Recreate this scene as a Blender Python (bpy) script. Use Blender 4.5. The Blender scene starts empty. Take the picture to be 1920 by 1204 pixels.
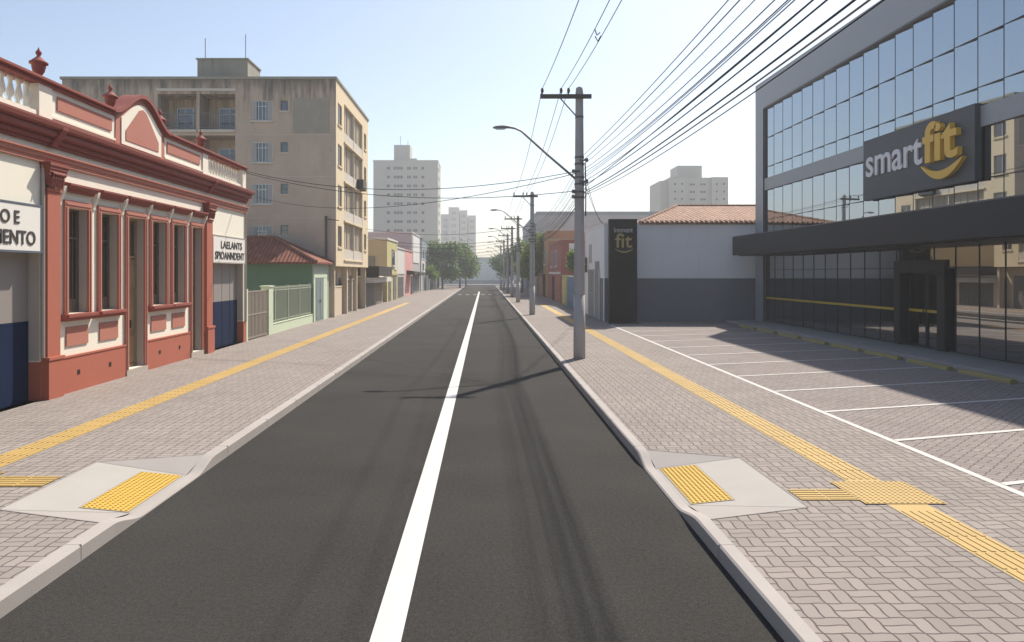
import bpy, bmesh, math, random
from mathutils import Vector, Matrix
R = math.radians
random.seed(7)
SC = bpy.context.scene
COL = SC.collection
F_PX, VPX, VPY, CAMZ = 1400.0, 908.0, 512.0, 2.7

# ------------------------------------------------------------------ materials
class NT:
    def __init__(s, name):
        s.m = bpy.data.materials.new(name); s.m.use_nodes = True
        s.t = s.m.node_tree; s.t.nodes.clear()
        s.out = s.t.nodes.new('ShaderNodeOutputMaterial')
    def n(s, typ, **kw):
        nd = s.t.nodes.new(typ)
        for k, v in kw.items():
            if k.startswith('i_'):
                nd.inputs[k[2:].replace('_', ' ')].default_value = v
            else: setattr(nd, k, v)
        return nd
    def l(s, a, b): s.t.links.new(a, b)
    def math(s, op, a, b=None, c=None):
        nd = s.n('ShaderNodeMath', operation=op)
        for i, x in enumerate((a, b, c)):
            if x is None: continue
            if isinstance(x, (int, float)): nd.inputs[i].default_value = x
            else: s.l(x, nd.inputs[i])
        return nd.outputs[0]
    def mix(s, f, a, b):
        nd = s.n('ShaderNodeMix', data_type='RGBA')
        for sock, x in ((nd.inputs[0], f), (nd.inputs[6], a), (nd.inputs[7], b)):
            if isinstance(x, (int, float)): sock.default_value = x
            elif isinstance(x, tuple): sock.default_value = (*x, 1) if len(x) == 3 else x
            else: s.l(x, sock)
        return nd.outputs[2]
    def step(s, x, lo, hi):
        nd = s.n('ShaderNodeMapRange', interpolation_type='SMOOTHSTEP')
        s.l(x, nd.inputs[0]); nd.inputs[1].default_value = lo; nd.inputs[2].default_value = hi
        return nd.outputs[0]
    def noise(s, vec, scale, detail=4, rough=.55):
        nd = s.n('ShaderNodeTexNoise'); nd.inputs['Scale'].default_value = scale
        nd.inputs['Detail'].default_value = detail; nd.inputs['Roughness'].default_value = rough
        s.l(vec, nd.inputs['Vector']); return nd.outputs[0]
    def pos(s, scale=None, rot=None):
        p = s.n('ShaderNodeNewGeometry').outputs['Position']
        if scale or rot:
            mp = s.n('ShaderNodeMapping'); s.l(p, mp.inputs[0])
            if scale: mp.inputs['Scale'].default_value = scale
            if rot: mp.inputs['Rotation'].default_value = rot
            p = mp.outputs[0]
        return p
    def principled(s, col, rough=.7, metal=0, spec=.4, height=None, hdist=.01, hstr=.5):
        b = s.n('ShaderNodeBsdfPrincipled')
        if isinstance(col, tuple): b.inputs['Base Color'].default_value = (*col, 1)
        else: s.l(col, b.inputs['Base Color'])
        if isinstance(rough, (int, float)): b.inputs['Roughness'].default_value = rough
        else: s.l(rough, b.inputs['Roughness'])
        b.inputs['Metallic'].default_value = metal
        b.inputs['Specular IOR Level'].default_value = spec
        if height is not None:
            bp = s.n('ShaderNodeBump'); bp.inputs['Distance'].default_value = hdist
            bp.inputs['Strength'].default_value = hstr
            s.l(height, bp.inputs['Height']); s.l(bp.outputs[0], b.inputs['Normal'])
        s.l(b.outputs[0], s.out.inputs[0]); return b

def sc(c, k): return tuple(min(1, max(0, x * k)) for x in c)

def M(name, col, rough=.75, var=.10, vs=1.3, fine=.05, fs=28, metal=0, spec=.35, streak=0., streak_col=(.12, .11, .10), bump=.3):
    """painted / plastered / metal surface: blotches, grain, optional rain streaks"""
    t = NT(name); p = t.pos()
    a = t.noise(p, vs, 5); b = t.noise(p, fs, 3)
    f = t.math('ADD', t.math('MULTIPLY', t.math('SUBTRACT', a, .5), var * 3), t.math('MULTIPLY', t.math('SUBTRACT', b, .5), fine * 3))
    f = t.math('ADD', f, .5)
    c = t.mix(f, sc(col, .70), sc(col, 1.30))
    if streak:
        q = t.pos((5, 5, .35))
        s1 = t.step(t.noise(q, 1.0, 5, .65), .50, .80)
        s2 = t.step(t.noise(p, .7, 3), .35, .7)
        c = t.mix(t.math('MULTIPLY', t.math('MULTIPLY', s1, s2), streak), c, streak_col)
    t.principled(c, rough, metal, spec, b, .004, bump)
    return t.m

def M_paver(name, cell, col, joint, ang=0., amp=.055, jw=.045):
    """interlocking pavers: pairs of blocks turned alternately, wavy joints"""
    t = NT(name); p = t.pos(None, (0, 0, ang))
    sx = t.n('ShaderNodeSeparateXYZ'); t.l(p, sx.inputs[0])
    x = t.math('DIVIDE', sx.outputs[0], cell); y = t.math('DIVIDE', sx.outputs[1], cell)
    xw = t.math('ADD', x, t.math('MULTIPLY', t.math('SINE', t.math('MULTIPLY', y, 2 * math.pi)), amp))
    yw = t.math('ADD', y, t.math('MULTIPLY', t.math('SINE', t.math('MULTIPLY', x, 2 * math.pi)), amp))
    i = t.math('FLOOR', xw); j = t.math('FLOOR', yw)
    fu = t.math('FRACT', xw); fv = t.math('FRACT', yw)
    par = t.math('FLOORED_MODULO', t.math('ADD', i, j), 2)
    du = t.math('MINIMUM', fu, t.math('SUBTRACT', 1, fu)); dv = t.math('MINIMUM', fv, t.math('SUBTRACT', 1, fv))
    mu = t.math('ABSOLUTE', t.math('SUBTRACT', fu, .5)); mv = t.math('ABSOLUTE', t.math('SUBTRACT', fv, .5))
    mid = t.math('ADD', t.math('MULTIPLY', mu, par), t.math('MULTIPLY', mv, t.math('SUBTRACT', 1, par)))
    d = t.math('MINIMUM', t.math('MINIMUM', du, dv), mid)
    stone = t.step(d, jw * .35, jw)
    hu = t.math('GREATER_THAN', fu, .5); hv = t.math('GREATER_THAN', fv, .5)
    half = t.math('ADD', t.math('MULTIPLY', hu, par), t.math('MULTIPLY', hv, t.math('SUBTRACT', 1, par)))
    cv = t.n('ShaderNodeCombineXYZ'); t.l(i, cv.inputs[0]); t.l(j, cv.inputs[1]); t.l(half, cv.inputs[2])
    wn = t.n('ShaderNodeTexWhiteNoise', noise_dimensions='3D'); t.l(cv.outputs[0], wn.inputs['Vector'])
    fine = t.noise(p, 90, 3); big = t.noise(p, .6, 4)
    f = t.math('ADD', t.math('MULTIPLY', wn.outputs[0], .42), t.math('MULTIPLY', fine, .5))
    f = t.math('ADD', f, t.math('MULTIPLY', t.math('SUBTRACT', big, .5), .9))
    c = t.mix(f, sc(col, .80), sc(col, 1.16))
    dirt = t.step(t.noise(t.pos(None, (0, 0, .3)), .35, 6, .7), .55, .8)
    c = t.mix(t.math('MULTIPLY', dirt, .22), c, sc(col, .5))
    c = t.mix(stone, joint, c)
    h = t.math('ADD', stone, t.math('MULTIPLY', fine, .25))
    t.principled(c, .92, 0, .10, h, .008, .55)
    return t.m

def M_asphalt():
    t = NT('asphalt'); p = t.pos()
    g = t.noise(p, 75, 2, .8); g2 = t.noise(p, 24, 4, .7)
    big = t.noise(p, .45, 5); tr = t.noise(t.pos((1.7, .035, 1)), 1.0, 4, .6)
    f = t.math('ADD', t.math('MULTIPLY', t.math('SUBTRACT', g, .5), 1.9), t.math('MULTIPLY', g2, .95))
    f = t.math('ADD', f, t.math('MULTIPLY', t.math('SUBTRACT', big, .5), .5))
    c = t.mix(f, (.013, .013, .0127), (.068, .064, .060))
    c = t.mix(t.math('MULTIPLY', t.step(tr, .58, .82), .07), c, (.020, .020, .021))
    t.principled(c, .95, 0, .10, g, .006, .5)
    return t.m

def M_tile(name, col, pitch=.24, axis='x', course=.34, var=.5):
    """clay roof tiles: barrel rows down the slope, courses across"""
    t = NT(name); p = t.pos(); sx = t.n('ShaderNodeSeparateXYZ'); t.l(p, sx.inputs[0])
    a, b = (0, 1) if axis == 'x' else (1, 0)
    u = t.math('DIVIDE', sx.outputs[a], pitch); v = t.math('DIVIDE', sx.outputs[b], course)
    w = t.math('ABSOLUTE', t.math('SINE', t.math('MULTIPLY', u, math.pi)))
    fv = t.math('FRACT', v)
    cv = t.n('ShaderNodeCombineXYZ'); t.l(t.math('FLOOR', u), cv.inputs[0]); t.l(t.math('FLOOR', v), cv.inputs[1])
    wn = t.n('ShaderNodeTexWhiteNoise', noise_dimensions='3D'); t.l(cv.outputs[0], wn.inputs['Vector'])
    n1 = t.noise(p, 1.1, 5)
    f = t.math('ADD', t.math('MULTIPLY', wn.outputs[0], var), t.math('MULTIPLY', n1, .6))
    c = t.mix(f, sc(col, .55), sc(col, 1.35))
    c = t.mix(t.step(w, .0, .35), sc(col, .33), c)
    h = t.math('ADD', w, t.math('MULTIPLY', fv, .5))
    t.principled(c, .85, 0, .25, h, .05, .8)
    return t.m

def M_glass(name, tint, refl, dark, rough=.0):
    """solar-control curtain wall glass: mirror coat over a dark body"""
    t = NT(name)
    g = t.n('ShaderNodeBsdfGlossy'); g.inputs['Color'].default_value = (*tint, 1); g.inputs['Roughness'].default_value = rough
    d = t.n('ShaderNodeBsdfPrincipled'); d.inputs['Base Color'].default_value = (*dark, 1); d.inputs['Roughness'].default_value = .1
    fr = t.n('ShaderNodeFresnel'); fr.inputs[0].default_value = 1.5
    f = t.math('ADD', t.math('MULTIPLY', fr.outputs[0], 1 - refl), refl)
    mx = t.n('ShaderNodeMixShader'); t.l(f, mx.inputs[0]); t.l(d.outputs[0], mx.inputs[1]); t.l(g.outputs[0], mx.inputs[2])
    t.l(mx.outputs[0], t.out.inputs[0]); return t.m

def M_leaf(name, col, var=1.0):
    t = NT(name); p = t.pos(); a = t.noise(p, .8, 3); b = t.noise(p, 5, 2)
    f = t.math('ADD', t.math('MULTIPLY', t.math('SUBTRACT', a, .5), 1.6 * var), t.math('MULTIPLY', t.math('SUBTRACT', b, .5), 1.2))
    c = t.mix(t.math('ADD', f, .5), sc(col, .45), (col[0] * 1.7, col[1] * 1.45, col[2] * 1.1))
    b_ = t.n('ShaderNodeBsdfPrincipled'); t.l(c, b_.inputs['Base Color']); b_.inputs['Roughness'].default_value = .6
    tr = t.n('ShaderNodeBsdfTranslucent'); t.l(c, tr.inputs[0])
    mx = t.n('ShaderNodeMixShader'); mx.inputs[0].default_value = .42
    t.l(b_.outputs[0], mx.inputs[1]); t.l(tr.outputs[0], mx.inputs[2]); t.l(mx.outputs[0], t.out.inputs[0])
    return t.m

def M_apartment():
    """beige render with soot running down from the parapet and odd repaired patches"""
    t = NT('apartment_plaster'); p = t.pos(); col = (.595, .475, .375)
    a = t.noise(p, .9, 6, .6); b = t.noise(p, 30, 3)
    f = t.math('ADD', t.math('MULTIPLY', t.math('SUBTRACT', a, .5), .8), t.math('MULTIPLY', b, .5))
    c = t.mix(f, sc(col, .72), sc(col, 1.2))
    sx = t.n('ShaderNodeSeparateXYZ'); t.l(p, sx.inputs[0])
    top = t.step(sx.outputs[2], 10.9, 13.7)
    st = t.step(t.noise(t.pos((3.0, 3.0, .28)), 1.0, 5, .7), .38, .72)
    c = t.mix(t.math('MULTIPLY', t.math('MULTIPLY', st, top), .9), c, (.065, .066, .060))
    blot = t.step(t.noise(p, 1.7, 7, .72), .60, .72)
    soot = t.step(sx.outputs[2], 13.0, 13.85); c = t.mix(t.math('MULTIPLY', t.math('MULTIPLY', soot, t.step(a, .25, .6)), .75), c, (.10, .10, .09))
    hi = t.step(sx.outputs[2], 6.5, 11)
    c = t.mix(t.math('MULTIPLY', t.math('MULTIPLY', blot, hi), .65), c, (.13, .12, .105))
    dr = t.step(t.noise(t.pos((6, 6, .5)), 1.0, 4, .6), .58, .8)
    c = t.mix(t.math('MULTIPLY', dr, .30), c, (.17, .155, .135))
    t.principled(c, .9, 0, .2, b, .006, .4)
    return t.m

m = {}
m['asphalt'] = M_asphalt()
m['paver'] = M_paver('sidewalk_paver', .24, (.287, .254, .233), (.115, .092, .092), 0., .026, .046)
m['paver_park'] = M_paver('parking_paver', .22, (.27, .241, .227), (.135, .10, .105), R(45), .03, .05)
m['ground'] = M('earth', (.30, .27, .23), .95, .25, .15, .1, 8)
m['kerb'] = M('kerb_concrete', (.36, .33, .31), .9, .18, 1.2, .10, 60)
m['ramp'] = M('ramp_concrete', (.36, .34, .315), .9, .10, 2.2, .07, 70)
m['ramp2'] = M('ramp_flare_concrete', (.32, .295, .28), .9, .10, 2.2, .07, 70)
m['seam'] = M('mortar_seam', (.24, .225, .215), .95)
m['tact'] = M('tactile_yellow', (.42, .285, .098), .75, .22, 1.6, .08, 40)
m['tact_pad'] = M('tactile_pad_yellow', (.54, .345, .060), .7, .08, 2.5, .06, 40)
m['white_line'] = M('road_paint_white', (.57, .56, .535), .7, .10, 1.5, .10, 40)
m['white_worn'] = M('worn_paint_white', (.50, .485, .47), .8, .2, 3, .15, 40)
m['white_faint'] = M('faded_paint', (.17, .165, .16), .85, .2, 3, .15, 40)

m['cream'] = M('cream_plaster', (.88, .765, .645), .85, .04, .8, .03, 30, streak=.14, streak_col=(.42, .37, .32))
m['terra'] = M('terracotta_paint', (.40, .120, .075), .8, .10, 1.2, .05, 30, streak=.25, streak_col=(.20, .08, .06))
m['terra_panel'] = M('salmon_paint', (.43, .172, .125), .8, .06, 1.2, .04, 30)
m['red_mould'] = M('oxblood_moulding', (.25, .066, .050), .75, .10, 1.2, .05, 30, streak=.25, streak_col=(.12, .045, .04))
m['rev_grey'] = M('greyish_reveal', (.42, .375, .33), .85, .06)  # carries the reveals' shade as colour; plain grey on step, pipes, sign frame
m['wood_dark'] = M('dark_wood', (.135, .11, .085), .6, .2, 3, .1, 50)
m['wood_mid'] = M('worn_wood', (.32, .22, .13), .6, .25, 3, .12, 40)
m['void'] = M('dark_opening', (.012, .012, .013), .9)
m['win_glass'] = M_glass('window_glass', (.75, .78, .8), .06, (.03, .032, .035))
m['navy'] = M('navy_door_paint', (.010, .020, .055), .85, .1, spec=.08)
m['greydoor'] = M('grey_door_paint', (.27, .245, .23), .6, .06)
m['signwhite'] = M('sign_white', (.76, .73, .68), .6, .05)
m['signframe'] = M('sign_frame', (.10, .12, .16), .5)
m['ink'] = M('sign_ink', (.05, .042, .038), .6)

m['apt'] = M_apartment()
m['apt_cream'] = M('apartment_cream', (.70, .575, .385), .9, .07, .8, .04, 30, streak=.3, streak_col=(.34, .27, .18))
m['apt_patch'] = M('repair_plaster', (.34, .305, .255), .95, .22, 1.8, .12, 18)
m['apt_in'] = M('loggia_plaster', (.50, .42, .33), .9, .08)
m['apt_beige'] = M('loggia_screen', (.48, .41, .31), .8, .07)
m['apt_para'] = M('loggia_parapet', (.56, .51, .44), .85, .08)
m['tank'] = M('stained_concrete', (.30, .285, .24), .95, .25, 1.2, .12, 20, streak=.7)
m['alu'] = M('aluminium', (.55, .56, .57), .45, .06, metal=.3)
m['alu_dark'] = M('dull_steel', (.16, .16, .165), .5, .1)
m['shutter'] = M('pale_shutter', (.36, .355, .34), .7, .06)
m['metal_black'] = M('black_metal', (.025, .025, .027), .45, .1)
m['concrete'] = M('pole_concrete', (.40, .385, .38), .9, .14, 2.5, .10, 30, streak=.35, streak_col=(.14, .135, .13))
m['pole_base'] = M('pole_base_paint', (.43, .41, .395), .9, .12, 2.5, .1, 30, streak=.2)
m['steel'] = M('galvanised_steel', (.26, .26, .265), .5, .12, metal=.4)
m['rust'] = M('weathered_timber', (.10, .085, .075), .8, .2)
m['porc'] = M('insulator_porcelain', (.12, .07, .05), .3)
m['lamp_glass'] = M('lamp_lens', (.6, .6, .58), .3)
m['cable'] = M('cable_rubber', (.022, .021, .022), .7)
m['cable_grey'] = M('cable_grey', (.19, .17, .16), .7)

m['green'] = M('green_plaster', (.125, .205, .118), .85, .10, .8, .05, 30, streak=.35, streak_col=(.07, .12, .07))
m['green_pale'] = M('pale_green_plaster', (.56, .63, .46), .85, .08, .8, .04, 30, streak=.3, streak_col=(.3, .33, .25))
m['green_dull'] = M('dull_green_plaster', (.36, .42, .34), .85, .08)
m['fence_dark'] = M('fence_sheet', (.085, .125, .08), .8, .12)
m['teal'] = M('teal_door_paint', (.19, .24, .24), .6, .1)
m['tile_red'] = M_tile('clay_tile_red', (.23, .085, .055), .20, 'x')
m['tile_red_y'] = M_tile('clay_tile_red_side', (.26, .10, .065), .20, 'y')
m['tile_orange'] = M_tile('clay_tile_orange', (.31, .18, .122), .26, 'x')
m['ridge'] = M('ridge_tile', (.20, .085, .06), .9, .2)
m['gate_brown'] = M('gate_sheet', (.27, .23, .19), .7, .12)
m['gate_grey'] = M('gate_grey', (.17, .16, .155), .7, .12)
m['fence_grn'] = M('fence_bars', (.34, .37, .29), .6, .1)
m['beigewall'] = M('beige_wall', (.60, .50, .37), .9, .08, streak=.3, streak_col=(.3, .26, .2))
m['ochre'] = M('ochre_plaster', (.46, .37, .22), .9, .10, streak=.3, streak_col=(.25, .19, .1))
m['yellow'] = M('yellow_plaster', (.50, .45, .20), .9, .08, streak=.3, streak_col=(.3, .26, .1))
m['pinkwall'] = M('pink_plaster', (.66, .33, .29), .9, .08)
m['greywall'] = M('grey_plaster', (.44, .425, .42), .9, .08, streak=.4, streak_col=(.22, .21, .2))
m['palewall'] = M('pale_plaster', (.62, .59, .55), .9, .06, streak=.3, streak_col=(.34, .32, .3))
m['bluegrey'] = M('bluegrey_sheet', (.29, .32, .34), .7, .08)
m['awning'] = M('dark_awning', (.026, .020, .018), .85, .15)
m['whitewall'] = M('white_plaster', (.83, .82, .86), .85, .05, .5, .03, 30, streak=.28, streak_col=(.48, .47, .47))
m['dado_grey'] = M('grey_dado', (.165, .175, .20), .85, .10, .8, .05, 30, streak=.2)
m['corrug'] = M('grey_gate_paint', (.33, .33, .335), .6, .1)
m['redwall'] = M('red_plaster', (.36, .125, .105), .9, .1, streak=.3, streak_col=(.2, .07, .06))
m['orange'] = M('orange_plaster', (.44, .26, .13), .9, .08)
m['blue_fence'] = M('blue_fence_paint', (.14, .24, .36), .6, .1)
m['yellow_fence'] = M('yellow_fence_paint', (.52, .46, .18), .7, .1)
m['orange_fence'] = M('orange_fence_paint', (.36, .12, .07), .7, .1)
m['tower'] = M('tower_render', (.42, .40, .355), .9, .05, .2, .03, 4, streak=.3, streak_col=(.3, .3, .28))
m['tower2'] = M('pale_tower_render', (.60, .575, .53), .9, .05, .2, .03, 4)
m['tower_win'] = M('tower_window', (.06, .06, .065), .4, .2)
m['farwall'] = M('hazed_far_render', (.72, .73, .68), .9, .05, .2)  # distance haze partly put into this pale colour

m['frame_grey'] = M('cladding_grey', (.30, .315, .335), .42, .035, .5, .015, 30, spec=.5, bump=.05)
m['frame_side'] = M('cladding_dark', (.11, .115, .125), .45, .04, .5, .015, 30, bump=.05)
m['fascia'] = M('fascia_charcoal', (.036, .036, .040), .6, .05, .6, .02, 30, bump=.05, spec=.18)
m['mull'] = M('mullion_dark', (.035, .040, .052), .4, .05)
m['glass_up'] = M_glass('mirror_glass_upper', (.61, .665, .71), .72, (.02, .025, .03))
m['glass_mid'] = M_glass('mirror_glass_middle', (.64, .68, .72), .70, (.02, .025, .03))
m['glass_gr'] = M_glass('mirror_glass_ground', (.76, .74, .71), .44, (.012, .013, .015))
m['portal'] = M('portal_metal', (.042, .043, .042), .5, .06, spec=.2)
m['apron'] = M('apron_concrete', (.30, .29, .28), .9, .1, 1.2, .06, 40)
m['yband'] = M('yellow_band', (.55, .40, .05), .5, .05)
m['stop_yellow'] = M('wheel_stop_paint', (.30, .25, .10), .75, .18, 4, .12, 30)
m['gsign'] = M('sign_charcoal', (.075, .080, .088), .5, .05, bump=.05)
m['gold'] = M('sign_gold', (.80, .47, .07), .45, .05, bump=.05)
m['gold_shaded'] = M('sign_gold_shaded', (.36, .28, .11), .45, .05)  # dimmer copy of the gold, shade on the totem put into the colour
m['letter'] = M('letter_silver', (.74, .72, .73), .45, .03, bump=.05)
m['totem'] = M('totem_black', (.013, .013, .015), .6, .08, spec=.12)

m['leaf'] = M_leaf('leaf_dark', (.085, .18, .035))
m['leaf2'] = M_leaf('leaf_mid', (.125, .235, .042))
m['leaf3'] = M_leaf('leaf_light', (.18, .29, .06))
m['bark'] = M('bark', (.11, .085, .065), .9, .2, 4)

# ------------------------------------------------------------------ mesh helpers
class Fr:
    """local frame on a facade: u along it, v up, w out of it"""
    def __init__(s, o, U, W): s.o, s.U, s.W = Vector(o), Vector(U), Vector(W)
    def P(s, u, v, w): return s.o + s.U * u + Vector((0, 0, v)) + s.W * w
WORLD = Fr((0, 0, 0), (1, 0, 0), (0, 1, 0))   # u = x, w = y

def root_loc(o):
    while o.parent: o = o.parent
    return o.location

class MB:
    def __init__(s): s.v, s.f = [], []
    def add(s, vs, fs):
        k = len(s.v); s.v += [Vector(p) for p in vs]; s.f += [tuple(i + k for i in f) for f in fs]; return s
    def poly(s, pts): return s.add(pts, [tuple(range(len(pts)))])
    def fbox(s, F, u0, u1, v0, v1, w0, w1):
        c = [F.P(u, v, w) for w in (w0, w1) for v in (v0, v1) for u in (u0, u1)]
        return s.add(c, [(0, 1, 3, 2), (4, 6, 7, 5), (0, 4, 5, 1), (2, 3, 7, 6), (0, 2, 6, 4), (1, 5, 7, 3)])
    def box(s, x0, x1, y0, y1, z0, z1): return s.fbox(WORLD, x0, x1, z0, z1, y0, y1)
    def prism(s, F, poly, w0, w1):
        n = len(poly); a = [F.P(u, v, w0) for u, v in poly] + [F.P(u, v, w1) for u, v in poly]
        return s.add(a, [tuple(range(n)), tuple(range(2 * n - 1, n - 1, -1))] + [(i, (i + 1) % n, n + (i + 1) % n, n + i) for i in range(n)])
    def profile(s, F, prof, u0, u1):
        """closed (w, v) outline swept along u"""
        n = len(prof); a = [F.P(u0, v, w) for w, v in prof] + [F.P(u1, v, w) for w, v in prof]
        return s.add(a, [tuple(range(n)), tuple(range(2 * n - 1, n - 1, -1))] + [(i, (i + 1) % n, n + (i + 1) % n, n + i) for i in range(n)])
    def tube(s, pts, r, n=8, cap=True):
        pts = [Vector(p) for p in pts]; rs = r if isinstance(r, (list, tuple)) else [r] * len(pts)
        k = len(s.v); rings = []
        for i, p in enumerate(pts):
            d = (pts[min(i + 1, len(pts) - 1)] - pts[max(i - 1, 0)]).normalized()
            ref = Vector((0, 0, 1)) if abs(d.z) < .9 else Vector((1, 0, 0))
            a = d.cross(ref).normalized(); b = d.cross(a).normalized()
            rings.append([p + (a * math.cos(2 * math.pi * j / n) + b * math.sin(2 * math.pi * j / n)) * rs[i] for j in range(n)])
        fs = []
        for i in range(len(pts) - 1):
            for j in range(n):
                fs.append((i * n + j, i * n + (j + 1) % n, (i + 1) * n + (j + 1) % n, (i + 1) * n + j))
        if cap: fs += [tuple(range(n)), tuple((len(pts) - 1) * n + j for j in range(n))]
        return s.add([q for ring in rings for q in ring], fs)
    def lathe(s, c, prof, n=12):
        return s.tube([(c[0], c[1], c[2] + z) for r, z in prof], [r for r, z in prof], n)
    def mesh(s, name, off=Vector((0, 0, 0)), smooth=False, fix=True):
        me = bpy.data.meshes.new(name); bm = bmesh.new()
        vs = [bm.verts.new(p - off) for p in s.v]
        for f in s.f:
            try: bm.faces.new([vs[i] for i in f])
            except ValueError: pass
        if fix: bmesh.ops.recalc_face_normals(bm, faces=bm.faces)
        if smooth:
            for f in bm.faces: f.smooth = True
        bm.to_mesh(me); bm.free(); return me
    def build(s, name, mat, parent=None, smooth=False, label=None, fix=True):
        off = root_loc(parent) if parent else Vector((0, 0, 0))
        me = s.mesh(name, off, smooth, fix); me.materials.append(mat)
        o = bpy.data.objects.new(name, me); COL.objects.link(o)
        if parent: o.parent = parent
        if label: o['label'] = label
        return o

def tag(o, label=None, cat=None, group=None, kind=None):
    if label: o['label'] = label
    if cat: o['category'] = cat
    if group: o['group'] = group
    if kind: o['kind'] = kind
    return o
def thing(name, loc, label, cat, group=None):
    o = bpy.data.objects.new(name, None); o.location = loc; o.empty_display_size = .2; COL.objects.link(o)
    return tag(o, label, cat, group)
def struct(o): o['kind'] = 'structure'; return o
def copy_tree(o, parent=None):
    c = o.copy(); COL.objects.link(c)
    if parent: c.parent = parent
    for ch in [x for x in o.children]: copy_tree(ch, c)
    return c

def fnbox(F, *a): return MB().fbox(F, *a)

def skin(mb, F, u0, u1, v0, v1, ops, depth=.2):
    """facade front with real openings (u0,u1,v0,v1[,depth]), their reveals and back faces"""
    us = sorted({u0, u1, *[x for o in ops for x in o[:2]]}); vs = sorted({v0, v1, *[x for o in ops for x in o[2:4]]})
    for a, b in zip(us, us[1:]):
        for c, d in zip(vs, vs[1:]):
            mu, mv = (a + b) / 2, (c + d) / 2
            if any(o[0] < mu < o[1] and o[2] < mv < o[3] for o in ops): continue
            mb.poly([F.P(a, c, 0), F.P(b, c, 0), F.P(b, d, 0), F.P(a, d, 0)])
    for o in ops:
        a, b, c, d = o[:4]; dp = o[4] if len(o) > 4 else depth
        k = [F.P(a, c, 0), F.P(b, c, 0), F.P(b, d, 0), F.P(a, d, 0)]; q = [F.P(a, c, -dp), F.P(b, c, -dp), F.P(b, d, -dp), F.P(a, d, -dp)]
        for i in range(4): mb.poly([k[i], k[(i + 1) % 4], q[(i + 1) % 4], q[i]])
        mb.poly(q)

def grid_frame(F, u0, u1, v0, v1, w0, w1, t, us=(), vs=()):
    mb = MB(); mb.fbox(F, u0, u0 + t, v0, v1, w0, w1).fbox(F, u1 - t, u1, v0, v1, w0, w1)
    mb.fbox(F, u0 + t, u1 - t, v0, v0 + t, w0, w1).fbox(F, u0 + t, u1 - t, v1 - t, v1, w0, w1)
    for f in us:
        c = u0 + (u1 - u0) * f; mb.fbox(F, c - t * .4, c + t * .4, v0 + t, v1 - t, w0, w1 - .006)
    for f in vs:
        c = v0 + (v1 - v0) * f; mb.fbox(F, u0 + t, u1 - t, c - t * .4, c + t * .4, w0, w1 - .012)
    return mb

def window(F, root, u0, u1, v0, v1, w=0., t=.06, us=(.5,), vs=(), fm='alu', gm='win_glass', sill=None, name='window', curtain=None):
    fr = grid_frame(F, u0, u1, v0, v1, w + .005, w + .06, t, us, vs).build(name, m[fm], root)
    fnbox(F, u0 + t * .5, u1 - t * .5, v0 + t * .5, v1 - t * .5, w + .012, w + .03).build('pane', m[gm], fr)
    if sill: fnbox(F, u0 - .06, u1 + .06, v0 - .09, v0 - .003, w + .004, w + sill[1]).build('sill', m[sill[0]], fr)
    return fr

def door(F, root, u0, u1, v0, v1, mat, w=0., panels=2, handle=True, name='door'):
    mb = MB(); mb.fbox(F, u0, u1, v0, v1, w + .004, w + .045)
    for k in range(panels):
        a = u0 + (u1 - u0) * (k + .12) / panels; b = u0 + (u1 - u0) * (k + .88) / panels
        for c, d in ((.06, .42), (.48, .94)):
            mb.fbox(F, a, b, v0 + (v1 - v0) * c, v0 + (v1 - v0) * d, w + .045, w + .06)
    o = mb.build(name, m[mat], root)
    if handle:
        c = u0 + (u1 - u0) * (.5 if panels > 1 else .85)
        h = v0 + min(1.05, (v1 - v0) * .45)
        fnbox(F, c - .02, c + .02, h - .09, h + .09, w + .062, w + .10).build('handle', m['metal_black'], o)
    return o

def slat_gate(F, root, u0, u1, v0, v1, mat, w=0., pitch=.12, name='gate', back=True):
    mb = MB(); mb.fbox(F, u0, u1, v0, v0 + .06, w, w + .05).fbox(F, u0, u1, v1 - .06, v1, w, w + .05)
    mb.fbox(F, u0, u1, (v0 + v1) / 2 - .03, (v0 + v1) / 2 + .03, w, w + .05)
    n = max(2, int((u1 - u0) / pitch))
    for i in range(n):
        c = u0 + (u1 - u0) * (i + .5) / n; mb.fbox(F, c - pitch * .28, c + pitch * .28, v0 + .06, v1 - .06, w + .01, w + .04)
    if back: mb.fbox(F, u0, u1, v0 + .05, v1 - .05, w - .02, w + .002)
    return mb.build(name, m[mat], root)

def text_mb(body, F, u0, u1, v0, v1, w, depth, thick=0., bevel=0., flip=False, shear=0):
    cu = bpy.data.curves.new('t', 'FONT'); cu.body = body; cu.size = 1; cu.extrude = .5; cu.offset = thick; cu.bevel_depth = bevel
    cu.resolution_u = 6
    ob = bpy.data.objects.new('t', cu); COL.objects.link(ob)
    dg = bpy.context.evaluated_depsgraph_get(); me = bpy.data.meshes.new_from_object(ob.evaluated_get(dg))
    vs = [v.co.copy() for v in me.vertices]; fs = [tuple(p.vertices) for p in me.polygons]
    bpy.data.objects.remove(ob); bpy.data.curves.remove(cu); bpy.data.meshes.remove(me)
    xs = [v.x for v in vs]; ys = [v.y for v in vs]; zs = [v.z for v in vs]
    X0, X1, Y0, Y1, Z0, Z1 = min(xs), max(xs), min(ys), max(ys), min(zs), max(zs)
    mb = MB()
    mb.add([F.P(u0 + (v.x - X0) / (X1 - X0) * (u1 - u0), v0 + (v.y - Y0) / (Y1 - Y0) * (v1 - v0), w + (v.z - Z0) / (Z1 - Z0) * depth) for v in vs], fs)
    return mb

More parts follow.
